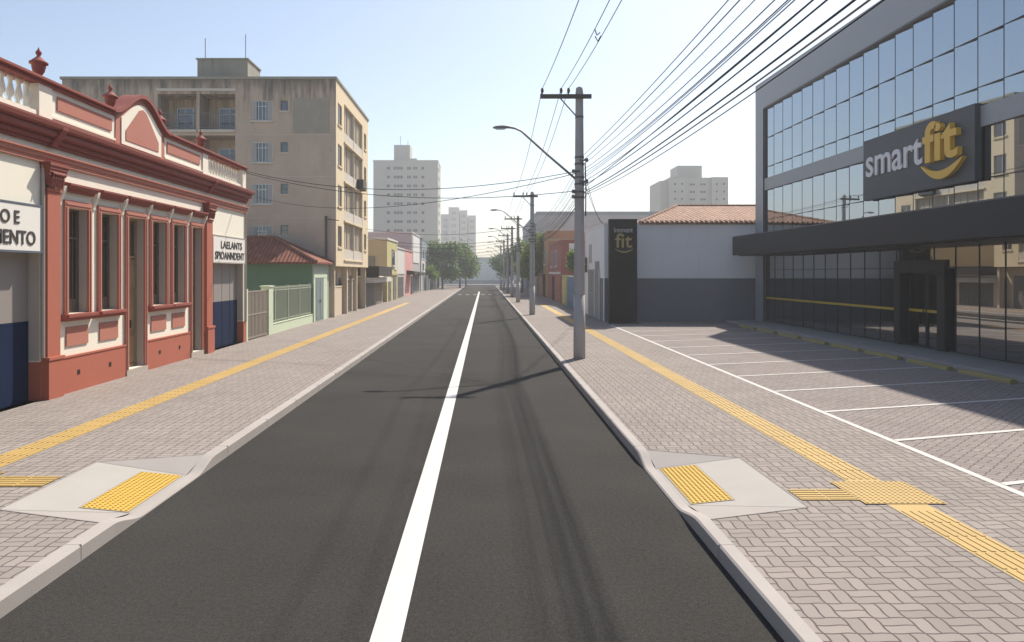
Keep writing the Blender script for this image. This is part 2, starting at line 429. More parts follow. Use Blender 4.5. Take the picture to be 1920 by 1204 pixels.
def smile(F, u0, u1, v_end, v_bot, th, w0, w1, n=24):
    out, inn = [], []
    for i in range(n + 1):
        t = i / n; u = u0 + (u1 - u0) * t; s = 1 - (2 * t - 1) ** 2
        out.append((u, v_end + (v_bot - v_end) * s))
        inn.append((u, v_end + (v_bot - v_end) * s + th * (.12 + .88 * s ** .8) * (1 + .25 * (t - .5))))
    mb = MB()
    for i in range(n):
        mb.prism(F, [out[i], out[i + 1], inn[i + 1], inn[i]], w0, w1)
    return mb

def wirepts(a, b, sag, n=14):
    a, b = Vector(a), Vector(b)
    return [a.lerp(b, i / n) - Vector((0, 0, sag * 4 * (i / n) * (1 - i / n))) for i in range(n + 1)]

# ------------------------------------------------------------------ ground, road, pavements
def sheet(name, mat, polys):
    mb = MB()
    for p in polys: mb.poly(p)
    return struct(mb.build(name, mat))
def rect(x0, x1, y0, y1, z): return [(x0, y0, z), (x1, y0, z), (x1, y1, z), (x0, y1, z)]

KL, KR = -3.78, 2.20            # road edges
ZS = .15
YF = 168
sheet('ground', m['ground'], [rect(-620, 620, -90, 640, -.03)])
sheet('road', m['asphalt'], [rect(KL - .05, KR + .05, -30, 150, 0), rect(-60, 60, 150, 160, 0)])
# left pavement with the cut-out of the dropped kerb
LI, LO = -3.93, -9.3
sheet('left_sidewalk', m['paver'], [
    rect(LO, LI, -30, 7.62, ZS), rect(LO, LI, 10.48, 150, ZS), rect(LO, -5.22, 7.62, 10.48, ZS),
    [(-5.22, 7.62, ZS), (LI, 7.62, ZS), (-5.22, 8.03, ZS)], [(-5.22, 10.07, ZS), (LI, 10.48, ZS), (-5.22, 10.48, ZS)]])
RI = 2.34
sheet('right_sidewalk', m['paver'], [
    rect(RI, 6.14, -30, 7.72, ZS), rect(RI, 6.14, 10.76, 150, ZS), rect(3.52, 6.14, 7.72, 10.76, ZS),
    [(RI, 7.72, ZS), (3.52, 7.72, ZS), (3.52, 8.11, ZS)], [(RI, 10.76, ZS), (3.52, 10.30, ZS), (3.52, 10.76, ZS)],
    rect(6.14, 6.6, 37, 150, ZS)])
sheet('parking', m['paver_park'], [rect(6.14, 12.62, -30, 37, ZS), rect(6.6, 14.6, 37, 40, ZS)])
mb = MB(); mb.box(12.66, 14.6, -30, 39.3, 0, .25); struct(mb.build('apron', m['apron']))
mb = MB(); mb.box(12.54, 12.656, -30, 38.6, 0, .262); struct(mb.build('apron_kerb', m['kerb']))
sheet('cross_street_sidewalk', m['dado_grey'], [rect(-60, 60, 160.2, 175, .14)])

def kerb(name, xf, xb, lo0, lo1, hi0, hi1):
    prof = [(-30, ZS)]
    def sm(y0, y1, z0, z1):
        return [(y0 + (y1 - y0) * i / 8, z0 + (z1 - z0) * (3 * (i / 8) ** 2 - 2 * (i / 8) ** 3)) for i in range(9)]
    prof += sm(hi0, lo0, ZS + .004, .03) + sm(lo1, hi1, .03, ZS + .004) + [(150, ZS + .004)]
    mb = MB(); ch = .018 * (1 if xb > xf else -1)
    rows = []
    for y, z in prof: rows.append([(xf, y, -.01), (xf, y, max(z - .018, .012)), (xf + ch, y, z), (xb, y, z), (xb, y, -.01)])
    vs = [p for r in rows for p in r]; fs = []
    for i in range(len(rows) - 1):
        for j in range(4): fs.append((i * 5 + j, i * 5 + j + 1, i * 5 + 6 + j, i * 5 + 5 + j))
    mb.add(vs, fs); struct(mb.build(name, m['kerb']))
    # mortar joints between the kerb stones
    mb = MB(); y = 3.0
    while y < 60:
        if not (hi0 - .2 < y < hi1 + .2):
            mb.box(min(xf, xb) - .0025, max(xf, xb) + .0025, y, y + .007, .0, ZS + .0055)
        y += 2.0
    struct(mb.build(name + '_joints', m['ramp2']))
kerb('left_kerb', KL, LI, 8.30, 9.85, 7.60, 10.50)
kerb('right_kerb', KR, RI, 8.60, 10.18, 7.70, 10.78)

def ramp(name, xk, xi, yk0, yk1, yi0, yi1, yh0, yh1):
    """dropped kerb: sloping slab, two flares, thin mortar lines"""
    zl = .032
    s = [[(xk, yk0, zl), (xk, yk1, zl), (xi, yi1, ZS + .003), (xi, yi0, ZS + .003)]]
    sheet(name, m['ramp'], s)
    sheet(name + '_flare', m['ramp2'], [[(xk, yk0, zl), (xk, yh0, ZS + .003), (xi, yi0, ZS + .003)], [(xk, yk1, zl), (xi, yi1, ZS + .003), (xk, yh1, ZS + .003)]])
    mb = MB(); dz = Vector((0, 0, .004))
    for a, b in (((xk, yk0, zl), (xi, yi0, ZS + .003)), ((xk, yk1, zl), (xi, yi1, ZS + .003)), ((xk, yh0, ZS + .003), (xi, yi0, ZS + .003)), ((xk, yh1, ZS + .003), (xi, yi1, ZS + .003)), ((xi, yi0, ZS + .003), (xi, yi1, ZS + .003))):
        a, b = Vector(a) + dz, Vector(b) + dz; d = (b - a).normalized(); n = Vector((-d.y, d.x, 0)) * .0045
        mb.poly([a - n, b - n, b + n, a + n])
    struct(mb.build(name + '_seam', m['seam']))
ramp('left_ramp', LI, -5.22, 8.30, 9.85, 8.03, 10.07, 7.62, 10.48)
ramp('right_ramp', RI, 3.52, 8.58, 10.18, 8.11, 10.30, 7.72, 10.76)

def dome(mb, x, y, z, r, h, n=8):
    mb.tube([(x, y, z - .003), (x, y, z + h * .55), (x, y, z + h)], [r, r * .8, r * .38], n)
def slope_z(x, xk, xi): return .032 + (ZS + .003 - .032) * (x - xk) / (xi - xk)
def pad(name, x0, x1, y0, y1, xk, xi):
    z = lambda x: slope_z(x, xk, xi) + .006
    mb = MB(); mb.poly([(x0, y0, z(x0)), (x1, y0, z(x1)), (x1, y1, z(x1)), (x0, y1, z(x0))])
    nx = 9; ny = 25
    for i in range(nx):
        for j in range(ny):
            x = x0 + (x1 - x0) * (i + .5) / nx; y = y0 + (y1 - y0) * (j + .5) / ny
            dome(mb, x, y, z(x), .021, .011)
    struct(mb.build(name, m['tact_pad']))
    mb = MB(); b = .014
    for p in (rect(x0 - b, x1 + b, y0 - b, y0, 0), rect(x0 - b, x1 + b, y1, y1 + b, 0), rect(x0 - b, x0, y0, y1, 0), rect(x1, x1 + b, y0, y1, 0)):
        mb.poly([(x, y, z(x) - .001) for x, y, _ in p])
    struct(mb.build(name + '_seam', m['seam']))
pad('left_tactile_pad', -4.50, -3.97, 8.32, 9.80, LI, -5.22)
pad('right_tactile_pad', 2.39, 2.87, 8.60, 10.15, RI, 3.52)

def tactile(name, xc, y0, y1, skip=None, wid=.44):
    z = ZS + .005; mb = MB(); mb.poly(rect(xc - wid / 2, xc + wid / 2, y0, y1, z))
    y = max(y0, 3.2)
    while y < min(y1, 46):
        if not (skip and skip[0] < y + .2 < skip[1]):
            for k in range(5):
                x = xc + (k - 2) * wid / 5
                mb.fbox(WORLD, x - .018, x + .018, z - .002, z + .007, y + .012, y + .375)
        y += .4
    struct(mb.build(name, m['tact']))
    mb = MB()
    for s in (-1, 1):
        a = xc + s * wid / 2; mb.poly(rect(min(a, a + s * .012), max(a, a + s * .012), max(y0, 2), min(y1, 60), z - .001))
    struct(mb.build(name + '_seam', m['seam']))
tactile('left_tactile_paving', -6.55, -20, 64, (8.6, 9.6))
tactile('right_tactile_paving', 4.65, -20, 60, (8.2, 9.12))
def tactile_cross(name, x0, x1, y0, y1):
    z = ZS + .009; mb = MB(); mb.poly(rect(x0, x1, y0, y1, z))
    n = int((x1 - x0) / .4 + .5)
    for i in range(n):
        a = x0 + (x1 - x0) * i / n; b = x0 + (x1 - x0) * (i + 1) / n
        for k in range(5):
            y = y0 + (y1 - y0) * (k + .5) / 5; mb.fbox(WORLD, a + .012, b - .012, z - .002, z + .007, y - .017, y + .017)
    struct(mb.build(name, m['tact']))
def tactile_node(name, x0, x1, y0, y1):
    z = ZS + .0125; mb = MB(); mb.poly(rect(x0, x1, y0, y1, z))
    nx = int((x1 - x0) / .062); ny = int((y1 - y0) / .062)
    for i in range(nx):
        for j in range(ny): dome(mb, x0 + (x1 - x0) * (i + .5) / nx, y0 + (y1 - y0) * (j + .5) / ny, z, .018, .008, 6)
    struct(mb.build(name, m['tact']))
tactile_cross('left_tactile_branch', -6.33, -5.28, 8.90, 9.34)
tactile_cross('right_tactile_branch', 3.56, 4.20, 8.36, 8.78)
tactile_node('left_tactile_crossing', -6.98, -6.12, 8.70, 9.54)
tactile_node('right_tactile_crossing', 4.20, 5.10, 8.22, 9.10)

sheet('centre_line', m['white_line'], [rect(-.84, -.61, -30, 108, .004)])
sheet('road_crossing', m['white_faint'], [rect(KL + .5 + k * .95, KL + .95 + k * .95, 92, 95, .004) for k in range(6)])
pk = [rect(6.14, 6.25, -30, 36.4, ZS + .004)]
dx, dy = 1.0, .31
for k in range(-2, 13):
    y = 6.65 + 2.35 * k
    a = Vector((6.25, y, ZS + .008)); L = 5.75 if y + 1.9 < 37 else 3.2
    b = a + Vector((dx, dy, 0)) * L; n = Vector((0, .055, 0))
    pk.append([a - n, b - n, b + n, a + n])
sheet('parking_marking', m['white_worn'], pk)

# ------------------------------------------------------------------ wheel stops
def ordn(i): return ['first', 'second', 'third', 'fourth', 'fifth', 'sixth', 'seventh', 'eighth', 'ninth', 'tenth', 'eleventh', 'twelfth', 'thirteenth'][i]
ws = thing('wheel_stop', (12.2, 34.6, ZS), 'x', 'wheel stop', 'yellow wheel stops in front of the glass building')
FW = Fr((12.2, 34.6, ZS), (0, 1, 0), (1, 0, 0))
mb = MB(); mb.profile(FW, [(-.10, 0), (-.075, .075), (-.05, .095), (.05, .095), (.075, .075), (.10, 0)], -.95, .95); mb.build('body', m['stop_yellow'], ws)
for uu in (-.6, .6):
    MB().lathe((12.2, 34.6 + uu, ZS + .092), [(.03, 0), (.03, .012), (.02, .018)], 10).build('bolt', m['steel'], ws)
for k in range(9):
    o = ws if k == 0 else copy_tree(ws)
    o.location = (12.2, 34.6 - 2.35 * k, ZS)
    o['label'] = ordn(k) + ' yellow wheel stop before the glass building, counting from the white wall'

# ------------------------------------------------------------------ pink and white old house (left)
H = thing('old_house', (-8.87, 20, ZS), 'single storey cream and terracotta house with tall windows, curved pediment and urns on its parapet', 'house')
F = Fr((-8.87, 0, 0), (0, 1, 0), (1, 0, 0))
WIN = [(15.71, 16.78, 1), (17.08, 18.14, 1), (18.40, 19.55, 0), (19.74, 20.87, 1), (21.08, 22.17, 1), (22.45, 23.47, 0)]
wt = .13
ops = [(9.2, 14.9, ZS, 3.11, .28), (24.3, 27.46, ZS, 3.05, .28)]
for a, b, iswin in WIN:
    ops.append((a + wt, b - wt, 1.83 if iswin else .30, 4.10, .24))
mb = MB(); skin(mb, F, 7.5, 27.72, .0, 5.75, ops)
mb.poly([F.P(7.5, 0, 0), F.P(7.5, 5.75, 0), F.P(7.5, 5.75, -10), F.P(7.5, 0, -10)]); mb.poly([F.P(27.72, 0, 0), F.P(27.72, 5.75, 0), F.P(27.72, 5.75, -10), F.P(27.72, 0, -10)])
mb.poly([F.P(7.5, 5.75, 0), F.P(27.72, 5.75, 0), F.P(27.72, 5.75, -10), F.P(7.5, 5.75, -10)]); mb.poly([F.P(7.5, 0, -10), F.P(27.72, 0, -10), F.P(27.72, 5.75, -10), F.P(7.5, 5.75, -10)])
mb.build('wall', m['cream'], H)
# dado
for a, b in ((15.46, 18.42), (19.53, 22.47), (23.45, 23.58)):
    MB().fbox(F, a, b, ZS - .1, .90, .002, .045).fbox(F, a, b, .90, .94, .002, .06).build('dado', m['terra'], H)
for a, b in ((14.9, 14.96), (27.46, 27.72), (9.0, 9.2)): fnbox(F, a - .012, b + .004, ZS - .1, .92, -.27, .02).build('dado', m['terra'], H)
# pilasters
for a, b in ((15.0, 15.45), (23.62, 24.12)):
    mb = MB(); mb.fbox(F, a, b, 1.0, 4.40, .002, .10).fbox(F, a - .04, b + .04, ZS - .1, .94, .002, .15).fbox(F, a - .06, b + .06, .94, 1.0, .002, .17)
    mb.fbox(F, a - .02, b + .02, 4.36, 4.42, .10, .125)
    p = mb.build('pilaster', m['terra'], H)
    mb = MB()
    for i in range(6):
        e = .02 + .016 * i; mb.fbox(F, a - e, b + e, 4.47 + i * .065, 4.535 + i * .065, .003, .11 + e)
    for i in range(5):
        u = a + (b - a) * (i + .5) / 5
        mb.tube([F.P(u, 4.44, .125), F.P(u, 4.62, .16), F.P(u, 4.72, .215), F.P(u, 4.68, .245)], [.045, .05, .042, .02], 8)
    mb.fbox(F, a - .12, b + .12, 4.86, 4.925, .004, .23)
    mb.build('capital', m['red_mould'], p)
# architrave and cornice
MB().profile(F, [(.002, 4.92), (.07, 4.92), (.07, 5.00), (.10, 5.01), (.10, 5.08), (.14, 5.10), (.14, 5.13), (.002, 5.13)], 7.5, 27.74).build('architrave', m['terra_panel'], H)
mb = MB().profile(F, [(.003, 5.27), (.06, 5.27), (.06, 5.33), (.12, 5.34), (.12, 5.42), (.10, 5.42), (.10, 5.44), (.24, 5.46), (.24, 5.55), (.21, 5.555), (.21, 5.575), (.33, 5.61), (.35, 5.68), (.35, 5.72), (.30, 5.735), (-.3, 5.78), (-.3, 5.76), (.003, 5.72)], 7.5, 27.76)
for a in (15.22, 23.87):
    mb.profile(F, [(.004, 5.265), (.11, 5.265), (.16, 5.36), (.25, 5.46), (.34, 5.60), (.35, 5.72), (.004, 5.75)], a - .10, a + .10)
mb.build('cornice', m['red_mould'], H)
# windows, doors with frames, hoods, sills
FR_IN = -.235
for k, (a, b, iswin) in enumerate(WIN):
    lo = 1.83 if iswin else .30
    mb = MB()
    mb.fbox(F, a, a + wt, lo, 4.10, .002, .06).fbox(F, b - wt, b, lo, 4.10, .002, .06).fbox(F, a, b, 4.10, 4.25, .002, .06)
    mb.fbox(F, a + .04, a + .075, lo, 4.10, .06, .075).fbox(F, b - .075, b - .04, lo, 4.10, .06, .075).fbox(F, a + .04, b - .04, 4.15, 4.19, .06, .075)
    fa, fb = a + wt, b - wt
    jamb_shade = MB().fbox(F, fb - .008, fb - .001, lo + .003, 4.095, -.165, -.002).fbox(F, fa + .001, fa + .008, lo + .003, 4.095, -.165, -.002)  # thin added liners, shade of the reveal put into their grey
    if iswin:
        w_ = mb.build('window', m['terra_panel'], H)
        MB().profile(F, [(.003, 1.68), (.11, 1.68), (.13, 1.73), (.18, 1.76), (.18, 1.82), (.003, 1.828)], a - .07, b + .07).build('sill', m['red_mould'], w_)
        sash = grid_frame(F, fa, fb, lo, 4.10, FR_IN, -.17, .06, (.5,), (.72,)); sash.fbox(F, fa + .06, fb - .06, lo + .06, lo + .30, FR_IN, -.19)
        for f in (.25, .75):
            c = fa + (fb - fa) * f; sash.fbox(F, c - .012, c + .012, lo + .3, 4.04, FR_IN, -.20)
        jamb_shade.build('jamb_shade', m['rev_grey'], w_)
        sash.build('sash', m['wood_dark'], w_)
        fnbox(F, fa + .03, fb - .03, lo + .03, 4.07, FR_IN + .005, FR_IN + .02).build('pane', m['win_glass'], w_)
        fnbox(F, a + .10, b - .10, 1.14, 1.55, .002, .028).build('panel', m['terra_panel'], w_)
        fnbox(F, (a + b) / 2 - .05, (a + b) / 2 + .05, .50, .60, .047, .052).build('vent', m['void'], w_)
    else:
        fnbox(F, a, b, ZS, .295, .0, .07).build('step', m['rev_grey'], H)
        w_ = mb.build('door', m['terra_panel'], H)
        leaf = grid_frame(F, fa, fb, lo, 4.10, FR_IN, -.17, .07, (.5,), (.74,))
        for f0, f1 in ((.1, .42), (.58, .9)):
            c, d = fa + (fb - fa) * f0, fa + (fb - fa) * f1
            leaf.fbox(F, c, d, lo + .12, lo + .8, FR_IN, -.185).fbox(F, c, d, lo + .92, lo + 1.9, FR_IN, -.185).fbox(F, c, d, lo + 2.0, lo + 2.6, FR_IN, -.18)
        leaf.fbox(F, fa + .05, fb - .05, lo + .05, lo + 2.75, FR_IN + .002, FR_IN + .03)
        jamb_shade.build('jamb_shade', m['rev_grey'], w_)
        leaf.build('leaf', m['wood_mid' if k == 2 else 'wood_dark'], w_)
        fnbox(F, fa + .05, fb - .05, lo + 2.85, 4.05, FR_IN + .005, FR_IN + .02).build('fanlight', m['win_glass'], w_)
        fnbox(F, (fa + fb) / 2 + .05, (fa + fb) / 2 + .08, lo + 1.0, lo + 1.2, -.17, -.13).build('handle', m['metal_black'], w_)
    MB().profile(F, [(.003, 4.42), (.08, 4.42), (.10, 4.47), (.17, 4.50), (.20, 4.55), (.20, 4.59), (.003, 4.63)], a - .05, b + .05).build('hood', m['red_mould'], w_)
cs = [WIN[0][0] - .14] + [(WIN[i][1] + WIN[i + 1][0]) / 2 for i in range(5)] + [23.52]
for u in cs:
    MB().profile(F, [(.003, 4.12), (.03, 4.12), (.05, 4.22), (.09, 4.32), (.13, 4.40), (.15, 4.52), (.003, 4.52)], u - .05, u + .05).build('console', m['cream'], H)
# garage doors in the two end bays
for a, b, top, mid in ((9.2, 14.9, 3.11, 1.74), (24.3, 27.46, 3.05, 1.72)):
    mb = MB(); mb.fbox(F, a + .01, b - .01, ZS, mid, -.275, -.22)
    for i in range(1, 4): mb.fbox(F, a + (b - a) * i / 4 - .012, a + (b - a) * i / 4 + .012, ZS, mid, -.22, -.21)
    g = mb.build('garage_door', m['navy'], H)
    fnbox(F, b - .013, b - .004, .95, top - .004, -.215, -.004).build('jamb_shade', m['rev_grey'], g)  # added liner darkens the bay reveal by colour, as its shade
    mb = MB(); mb.fbox(F, a + .01, b - .01, mid + .002, top - .005, -.275, -.225)
    for i in range(1, 4): mb.fbox(F, a + (b - a) * i / 4 - .012, a + (b - a) * i / 4 + .012, mid + .01, top - .01, -.225, -.215)
    mb.build('upper_leaf', m['greydoor'], g)
# parapet
for a, b in ((15.3, 17.95), (20.72, 23.5)): MB().fbox(F, a, b, 5.74, 6.48, -.28, -.02).fbox(F, a, b, 5.88, 5.93, -.02, .01).build('parapet', m['cream'], H)
for a, b in ((14.85, 15.3), (23.5, 23.95), (27.35, 27.72), (7.5, 7.9), (11.2, 11.5)): fnbox(F, a, b, 5.74, 6.48, -.30, .02).build('parapet_pier', m['cream'], H)
for a, b in ((7.9, 11.2), (11.5, 14.85), (23.95, 27.35)): fnbox(F, a, b, 5.74, 5.93, -.28, -.01).build('balustrade_plinth', m['cream'], H)
for a, b in ((15.52, 17.78), (20.9, 23.3)): fnbox(F, a, b, 6.08, 6.37, -.018, .008).build('parapet_panel', m['terra_panel'], H)
bprof = [(.035, 0), (.06, .02), (.06, .06), (.035, .09), (.075, .20), (.065, .27), (.035, .40), (.05, .45), (.06, .48), (.06, .545)]
b0 = None
for a, b, n in ((7.9, 11.2, 12), (11.5, 14.85, 13), (23.95, 27.35, 13)):
    for i in range(n):
        u = a + (b - a) * (i + .5) / n
        if b0 is None:
            b0 = MB().lathe(F.P(u, 5.933, -.15), bprof, 10).build('baluster', m['cream'], H, True); ub = u
        else:
            o = b0.copy(); COL.objects.link(o); o.parent = H; o.location = (0, u - ub, 0)
RAIL = [(-.34, 6.48), (.05, 6.48), (.05, 6.525), (.03, 6.53), (.03, 6.54), (.12, 6.56), (.12, 6.605), (.07, 6.63), (-.34, 6.63)]
mb = MB().profile(F, RAIL, 7.5, 17.75).profile(F, RAIL, 20.93, 27.76); mb.build('coping', m['red_mould'], H)
def bell(t): return .5 + .5 * math.cos(math.pi * max(-1, min(1, t)))
PC, PW = 19.34, 1.6
NP = 28
def bz(u, k=1.0): return 6.48 + .66 * bell((u - PC) / (PW)) * k
us = [17.75 + (20.93 - 17.75) * i / NP for i in range(NP + 1)]
MB().prism(F, [(17.95, 5.74), (20.72, 5.74)] + [(u, bz(u)) for u in reversed(us) if 17.94 < u < 20.73], -.28, .0).build('pediment', m['terra_panel'], H)
mb = MB()
for a, b in zip(us, us[1:]):
    for w0, w1, d0, d1 in ((-.34, .06, 0, .055), (-.34, .11, .055, .15)):
        mb.prism(F, [(a, bz(a) + d0), (b, bz(b) + d0), (b, bz(b) + d1), (a, bz(a) + d1)], w0, w1)
mb.build('pediment_moulding', m['red_mould'], H)
def insetpoly(u0, u1, base, k, off): 
    q = [u0 + (u1 - u0) * i / 20 for i in range(21)]
    return [(u0, base), (u1, base)] + [(u, bz(u) - off) for u in reversed(q)]
MB().prism(F, insetpoly(18.22, 20.46, 5.86, 1, .11), .001, .022).build('pediment_band', m['cream'], H)
MB().prism(F, [(18.42, 5.98), (20.26, 5.98), (20.26, 6.22), (PC + .2, 6.86), (PC, 6.92), (PC - .2, 6.86), (18.42, 6.22)], .022, .038).build('pediment_panel', m['terra_panel'], H)
uprof = [(.17, 0), (.17, .05), (.09, .09), (.06, .14), (.08, .17), (.14, .26), (.165, .36), (.165, .42), (.22, .43), (.22, .47), (.17, .50), (.10, .56), (.05, .60), (.045, .63), (.075, .68), (.065, .72), (.03, .76), (.012, .82)]
u0_ = None
for u in (15.08, 17.97, 20.71, 23.7):
    if u0_ is None: u0_ = MB().lathe(F.P(u, 6.55, -.13), [(r * .80, z * .86) for r, z in uprof], 16).build('urn', m['red_mould'], H, True); uu0 = u
    else:
        o = u0_.copy(); COL.objects.link(o); o.parent = H; o.location = (0, u - uu0, 0)
# downpipe beside the first pilaster
MB().tube([F.P(14.93, 1.0, .05), F.P(14.93, 4.9, .05)], .035, 8).build('downpipe', m['rev_grey'], H)
MB().tube([F.P(27.66, .9, .04), F.P(27.66, 4.9, .04)], .035, 8).build('downpipe', m['rev_grey'], H)

# shop signs on the house
S = thing('shop_sign', (-8.87, 12.5, 3.5), 'wide white sign with dark capitals ending O E and MENTO, above the navy garage door', 'sign')
fnbox(F, 9.4, 14.80, 3.13, 4.0, .025, .075).build('panel', m['signwhite'], S)
grid_frame(F, 9.36, 14.84, 3.09, 4.04, .02, .085, .035).build('frame', m['signframe'], S)
mb = text_mb('O E', F, 13.56, 14.12, 3.63, 3.88, .077, .012, .012)
mb.build('lettering', m['ink'], S)
text_mb('MENTO', F, 13.36, 14.62, 3.24, 3.51, .077, .012, .012).build('lettering', m['ink'], S)
S = thing('shop_sign', (-8.87, 25.9, 3.4), 'smaller white sign with two lines of blurred grey capitals, over the far garage opening', 'sign')
fnbox(F, 24.26, 27.44, 3.07, 3.92, .02, .07).build('panel', m['signwhite'], S)
grid_frame(F, 24.22, 27.48, 3.03, 3.96, .015, .08, .035).build('frame', m['rev_grey'], S)
text_mb('LAELANTS', F, 24.95, 27.1, 3.53, 3.78, .072, .012, .012).build('lettering', m['ink'], S)
text_mb('SPIOANNDENT', F, 24.4, 27.35, 3.16, 3.42, .072, .012, .014).build('lettering', m['ink'], S)

# ------------------------------------------------------------------ green house
G = thing('green_house', (-8.87, 40.5, ZS), 'low green house with hipped red clay tile roof behind a barred fence', 'house')
FN = Fr((0, 38.7, 0), (1, 0, 0), (0, -1, 0)); FS = Fr((-8.87, 0, 0), (0, 1, 0), (1, 0, 0))
MB().box(-19, -8.9, 38.72, 42.6, 0, 3.24).build('wall', m['green'], G)
fnbox(FS, 38.68, 42.62, 0, 3.24, -.025, .0).build('street_wall', m['green_dull'], G)
mb = MB(); mb.fbox(FS, 38.68, 39.0, ZS, 2.45, .004, .05).fbox(FS, 38.68, 41.9, 2.45, 2.62, .004, .06).fbox(FS, 41.0, 41.9, ZS, 2.45, .004, .05); mb.build('door_surround', m['green_pale'], G)
door(FS, G, 39.05, 40.98, ZS, 2.44, 'teal', 0., 2)
ex0, ex1, ey0, ey1, ez = -19.3, -8.62, 38.35, 42.7, 3.27
rx0, rx1, ry, rz = -16.5, -11.4, 40.6, 4.62
A, B, C_, D = (ex0, ey0, ez), (ex1, ey0, ez), (ex1, ey1, ez), (ex0, ey1, ez); P1, P2 = (rx0, ry, rz), (rx1, ry, rz)
dn = Vector((0, 0, -.09))
mb = MB().poly([A, B, P2, P1]).poly([C_, D, P1, P2]).poly([D, A, P1]).poly([Vector(p) + dn for p in (A, B, C_, D)])
for p, q in ((A, B), (B, C_), (C_, D), (D, A)): mb.poly([p, q, Vector(q) + dn, Vector(p) + dn])
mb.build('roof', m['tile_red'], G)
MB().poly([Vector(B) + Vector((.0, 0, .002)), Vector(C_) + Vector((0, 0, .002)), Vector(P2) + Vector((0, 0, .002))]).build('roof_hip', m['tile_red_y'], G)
mb = MB()
for p, q in ((B, P2), (C_, P2), (P1, P2), (A, P1)): mb.tube([Vector(p) + Vector((0, 0, .02)), Vector(q) + Vector((0, 0, .03))], .09, 8)
mb.build('ridge', m['ridge'], G)
# fence and gate in front of its yard
GT = thing('sheet_gate', (-8.87, 29.3, ZS), 'tall brown grey slatted gate next to the cream and terracotta house', 'gate')
slat_gate(FS, GT, 28.0, 30.62, ZS + .05, 2.02, 'gate_brown', -.06, .17, 'leaf')
mb = MB(); mb.fbox(FS, 27.78, 27.98, 0, 2.1, -.14, .02); mb.build('post', m['green_pale'], GT)
GF = thing('barred_fence', (-8.87, 35, ZS), 'pale green fence with iron bars on a low wall, in front of the green house', 'fence')
mb = MB(); mb.fbox(FS, 31.3, 38.66, 0, .55, -.16, .0).fbox(FS, 31.3, 38.66, .55, .58, -.18, .02); mb.build('low_wall', m['green_pale'], GF)
MB().fbox(FS, 30.65, 31.28, 0, 2.12, -.3, .03).fbox(FS, 30.60, 31.33, 2.12, 2.18, -.34, .06).build('pillar', m['green_pale'], GF)
mb = MB()
for v in (.66, 1.95, 2.06): mb.fbox(FS, 31.3, 38.66, v, v + .035, -.09, -.065)
n = 56
for i in range(n):
    u = 31.35 + 7.25 * i / (n - 1); mb.fbox(FS, u - .015, u + .015, .58, 2.14, -.087, -.068)
for i in range(4): u = 31.9 + 2.1 * i; mb.fbox(FS, u - .03, u + .03, .58, 2.17, -.10, -.05)
mb.build('bars', m['fence_grn'], GF)
fnbox(FS, 31.32, 38.64, .60, 1.93, -.105, -.099).build('mesh_sheet', m['fence_dark'], GF)
# slim service mast at the corner
SM = thing('service_mast', (-9.0, 42.55, 3.3), 'thin dark service mast rising from the green house roof against the apartment block', 'mast')
MB().tube([(-9.0, 42.5, 2.9), (-9.0, 42.5, 5.85)], .075, 10).build('pipe', m['rust'], SM)
MB().tube([(-9.0, 42.5, 5.75), (-8.8, 42.45, 5.75), (-8.25, 42.4, 5.68)], .025, 8).build('arm', m['rust'], SM)
MB().lathe((-9.0, 42.5, 5.85), [(.085, 0), (.085, .05), (.03, .1)], 10).build('cap', m['metal_black'], SM)

# ------------------------------------------------------------------ apartment block (left)
AP = thing('apartment_block', (-8.5, 45, ZS), 'stained beige five storey apartment block with loggias and cream street side', 'building')
AY, AX, AT = 42.8, -8.5, 13.9
FA = Fr((0, AY, 0), (1, 0, 0), (0, -1, 0)); FB = Fr((AX, 0, 0), (0, 1, 0), (1, 0, 0))
PX = lambda px: (px - VPX) / F_PX * AY
rows = [12.59 - 2.385 * k for k in range(4)]
ops = []
for v in rows: ops += [(PX(471.5), PX(511), v - 1.16, v, .10), (PX(526), PX(540), v - .58, v, .10)]
lrows = [12.97 - 2.385 * k for k in range(4)]
for v in lrows:
    for a, b in ((296, 368), (374, 441)): ops.append((PX(a), PX(b), v - 2.05, v, 1.5))
mb = MB(); skin(mb, FA, -24.2, AX, 3.1, AT, ops)
opsb = []
srows = [12.62 - 2.385 * k for k in range(4)]
for v in srows: opsb += [(43.35, 44.55, v - 1.25, v, .10), (52.75, 53.75, v - 1.15, v, .10)]
lb = [12.97 - 2.385 * k for k in range(4)]
for v in lb: opsb.append((45.3, 52.1, v - 2.30, v, .22))
mb2 = MB(); skin(mb2, FB, AY, 54.6, 3.1, AT, opsb)
mb.poly([(-24.2, AY, AT), (AX, AY, AT), (AX, 54.6, AT), (-24.2, 54.6, AT)]).poly([(-24.2, AY, 3.1), (AX, AY, 3.1), (AX, 54.6, 3.1), (-24.2, 54.6, 3.1)])
mb.poly([(-24.2, AY, 3.1), (-24.2, AY, AT), (-24.2, 54.6, AT), (-24.2, 54.6, 3.1)]).poly([(-24.2, 54.6, 3.1), (AX, 54.6, 3.1), (AX, 54.6, AT), (-24.2, 54.6, AT)])
mb.build('wall', m['apt'], AP); mb2.build('street_wall', m['apt_cream'], AP)
mb = MB(); mb.fbox(FA, -24.3, AX + .06, AT - .10, AT + .05, -.15, .07); mb.fbox(FB, AY + .16, 54.7, AT - .10, AT + .05, -.15, .07); mb.build('coping', m['tank'], AP)
mb = MB()
for v in rows[:4]: mb.fbox(FA, PX(444), AX - .003, v - 1.98, v - 1.955, .001, .012)
mb.build('string_course', m['apt_para'], AP)
fnbox(FA, PX(549), PX(618), 10.72, 12.72, .002, .014).build('repair_patch', m['apt_patch'], AP)
fnbox(FA, PX(553), PX(608), 3.4, 10.2, .002, .010).build('repair_patch', m['apt'], AP)
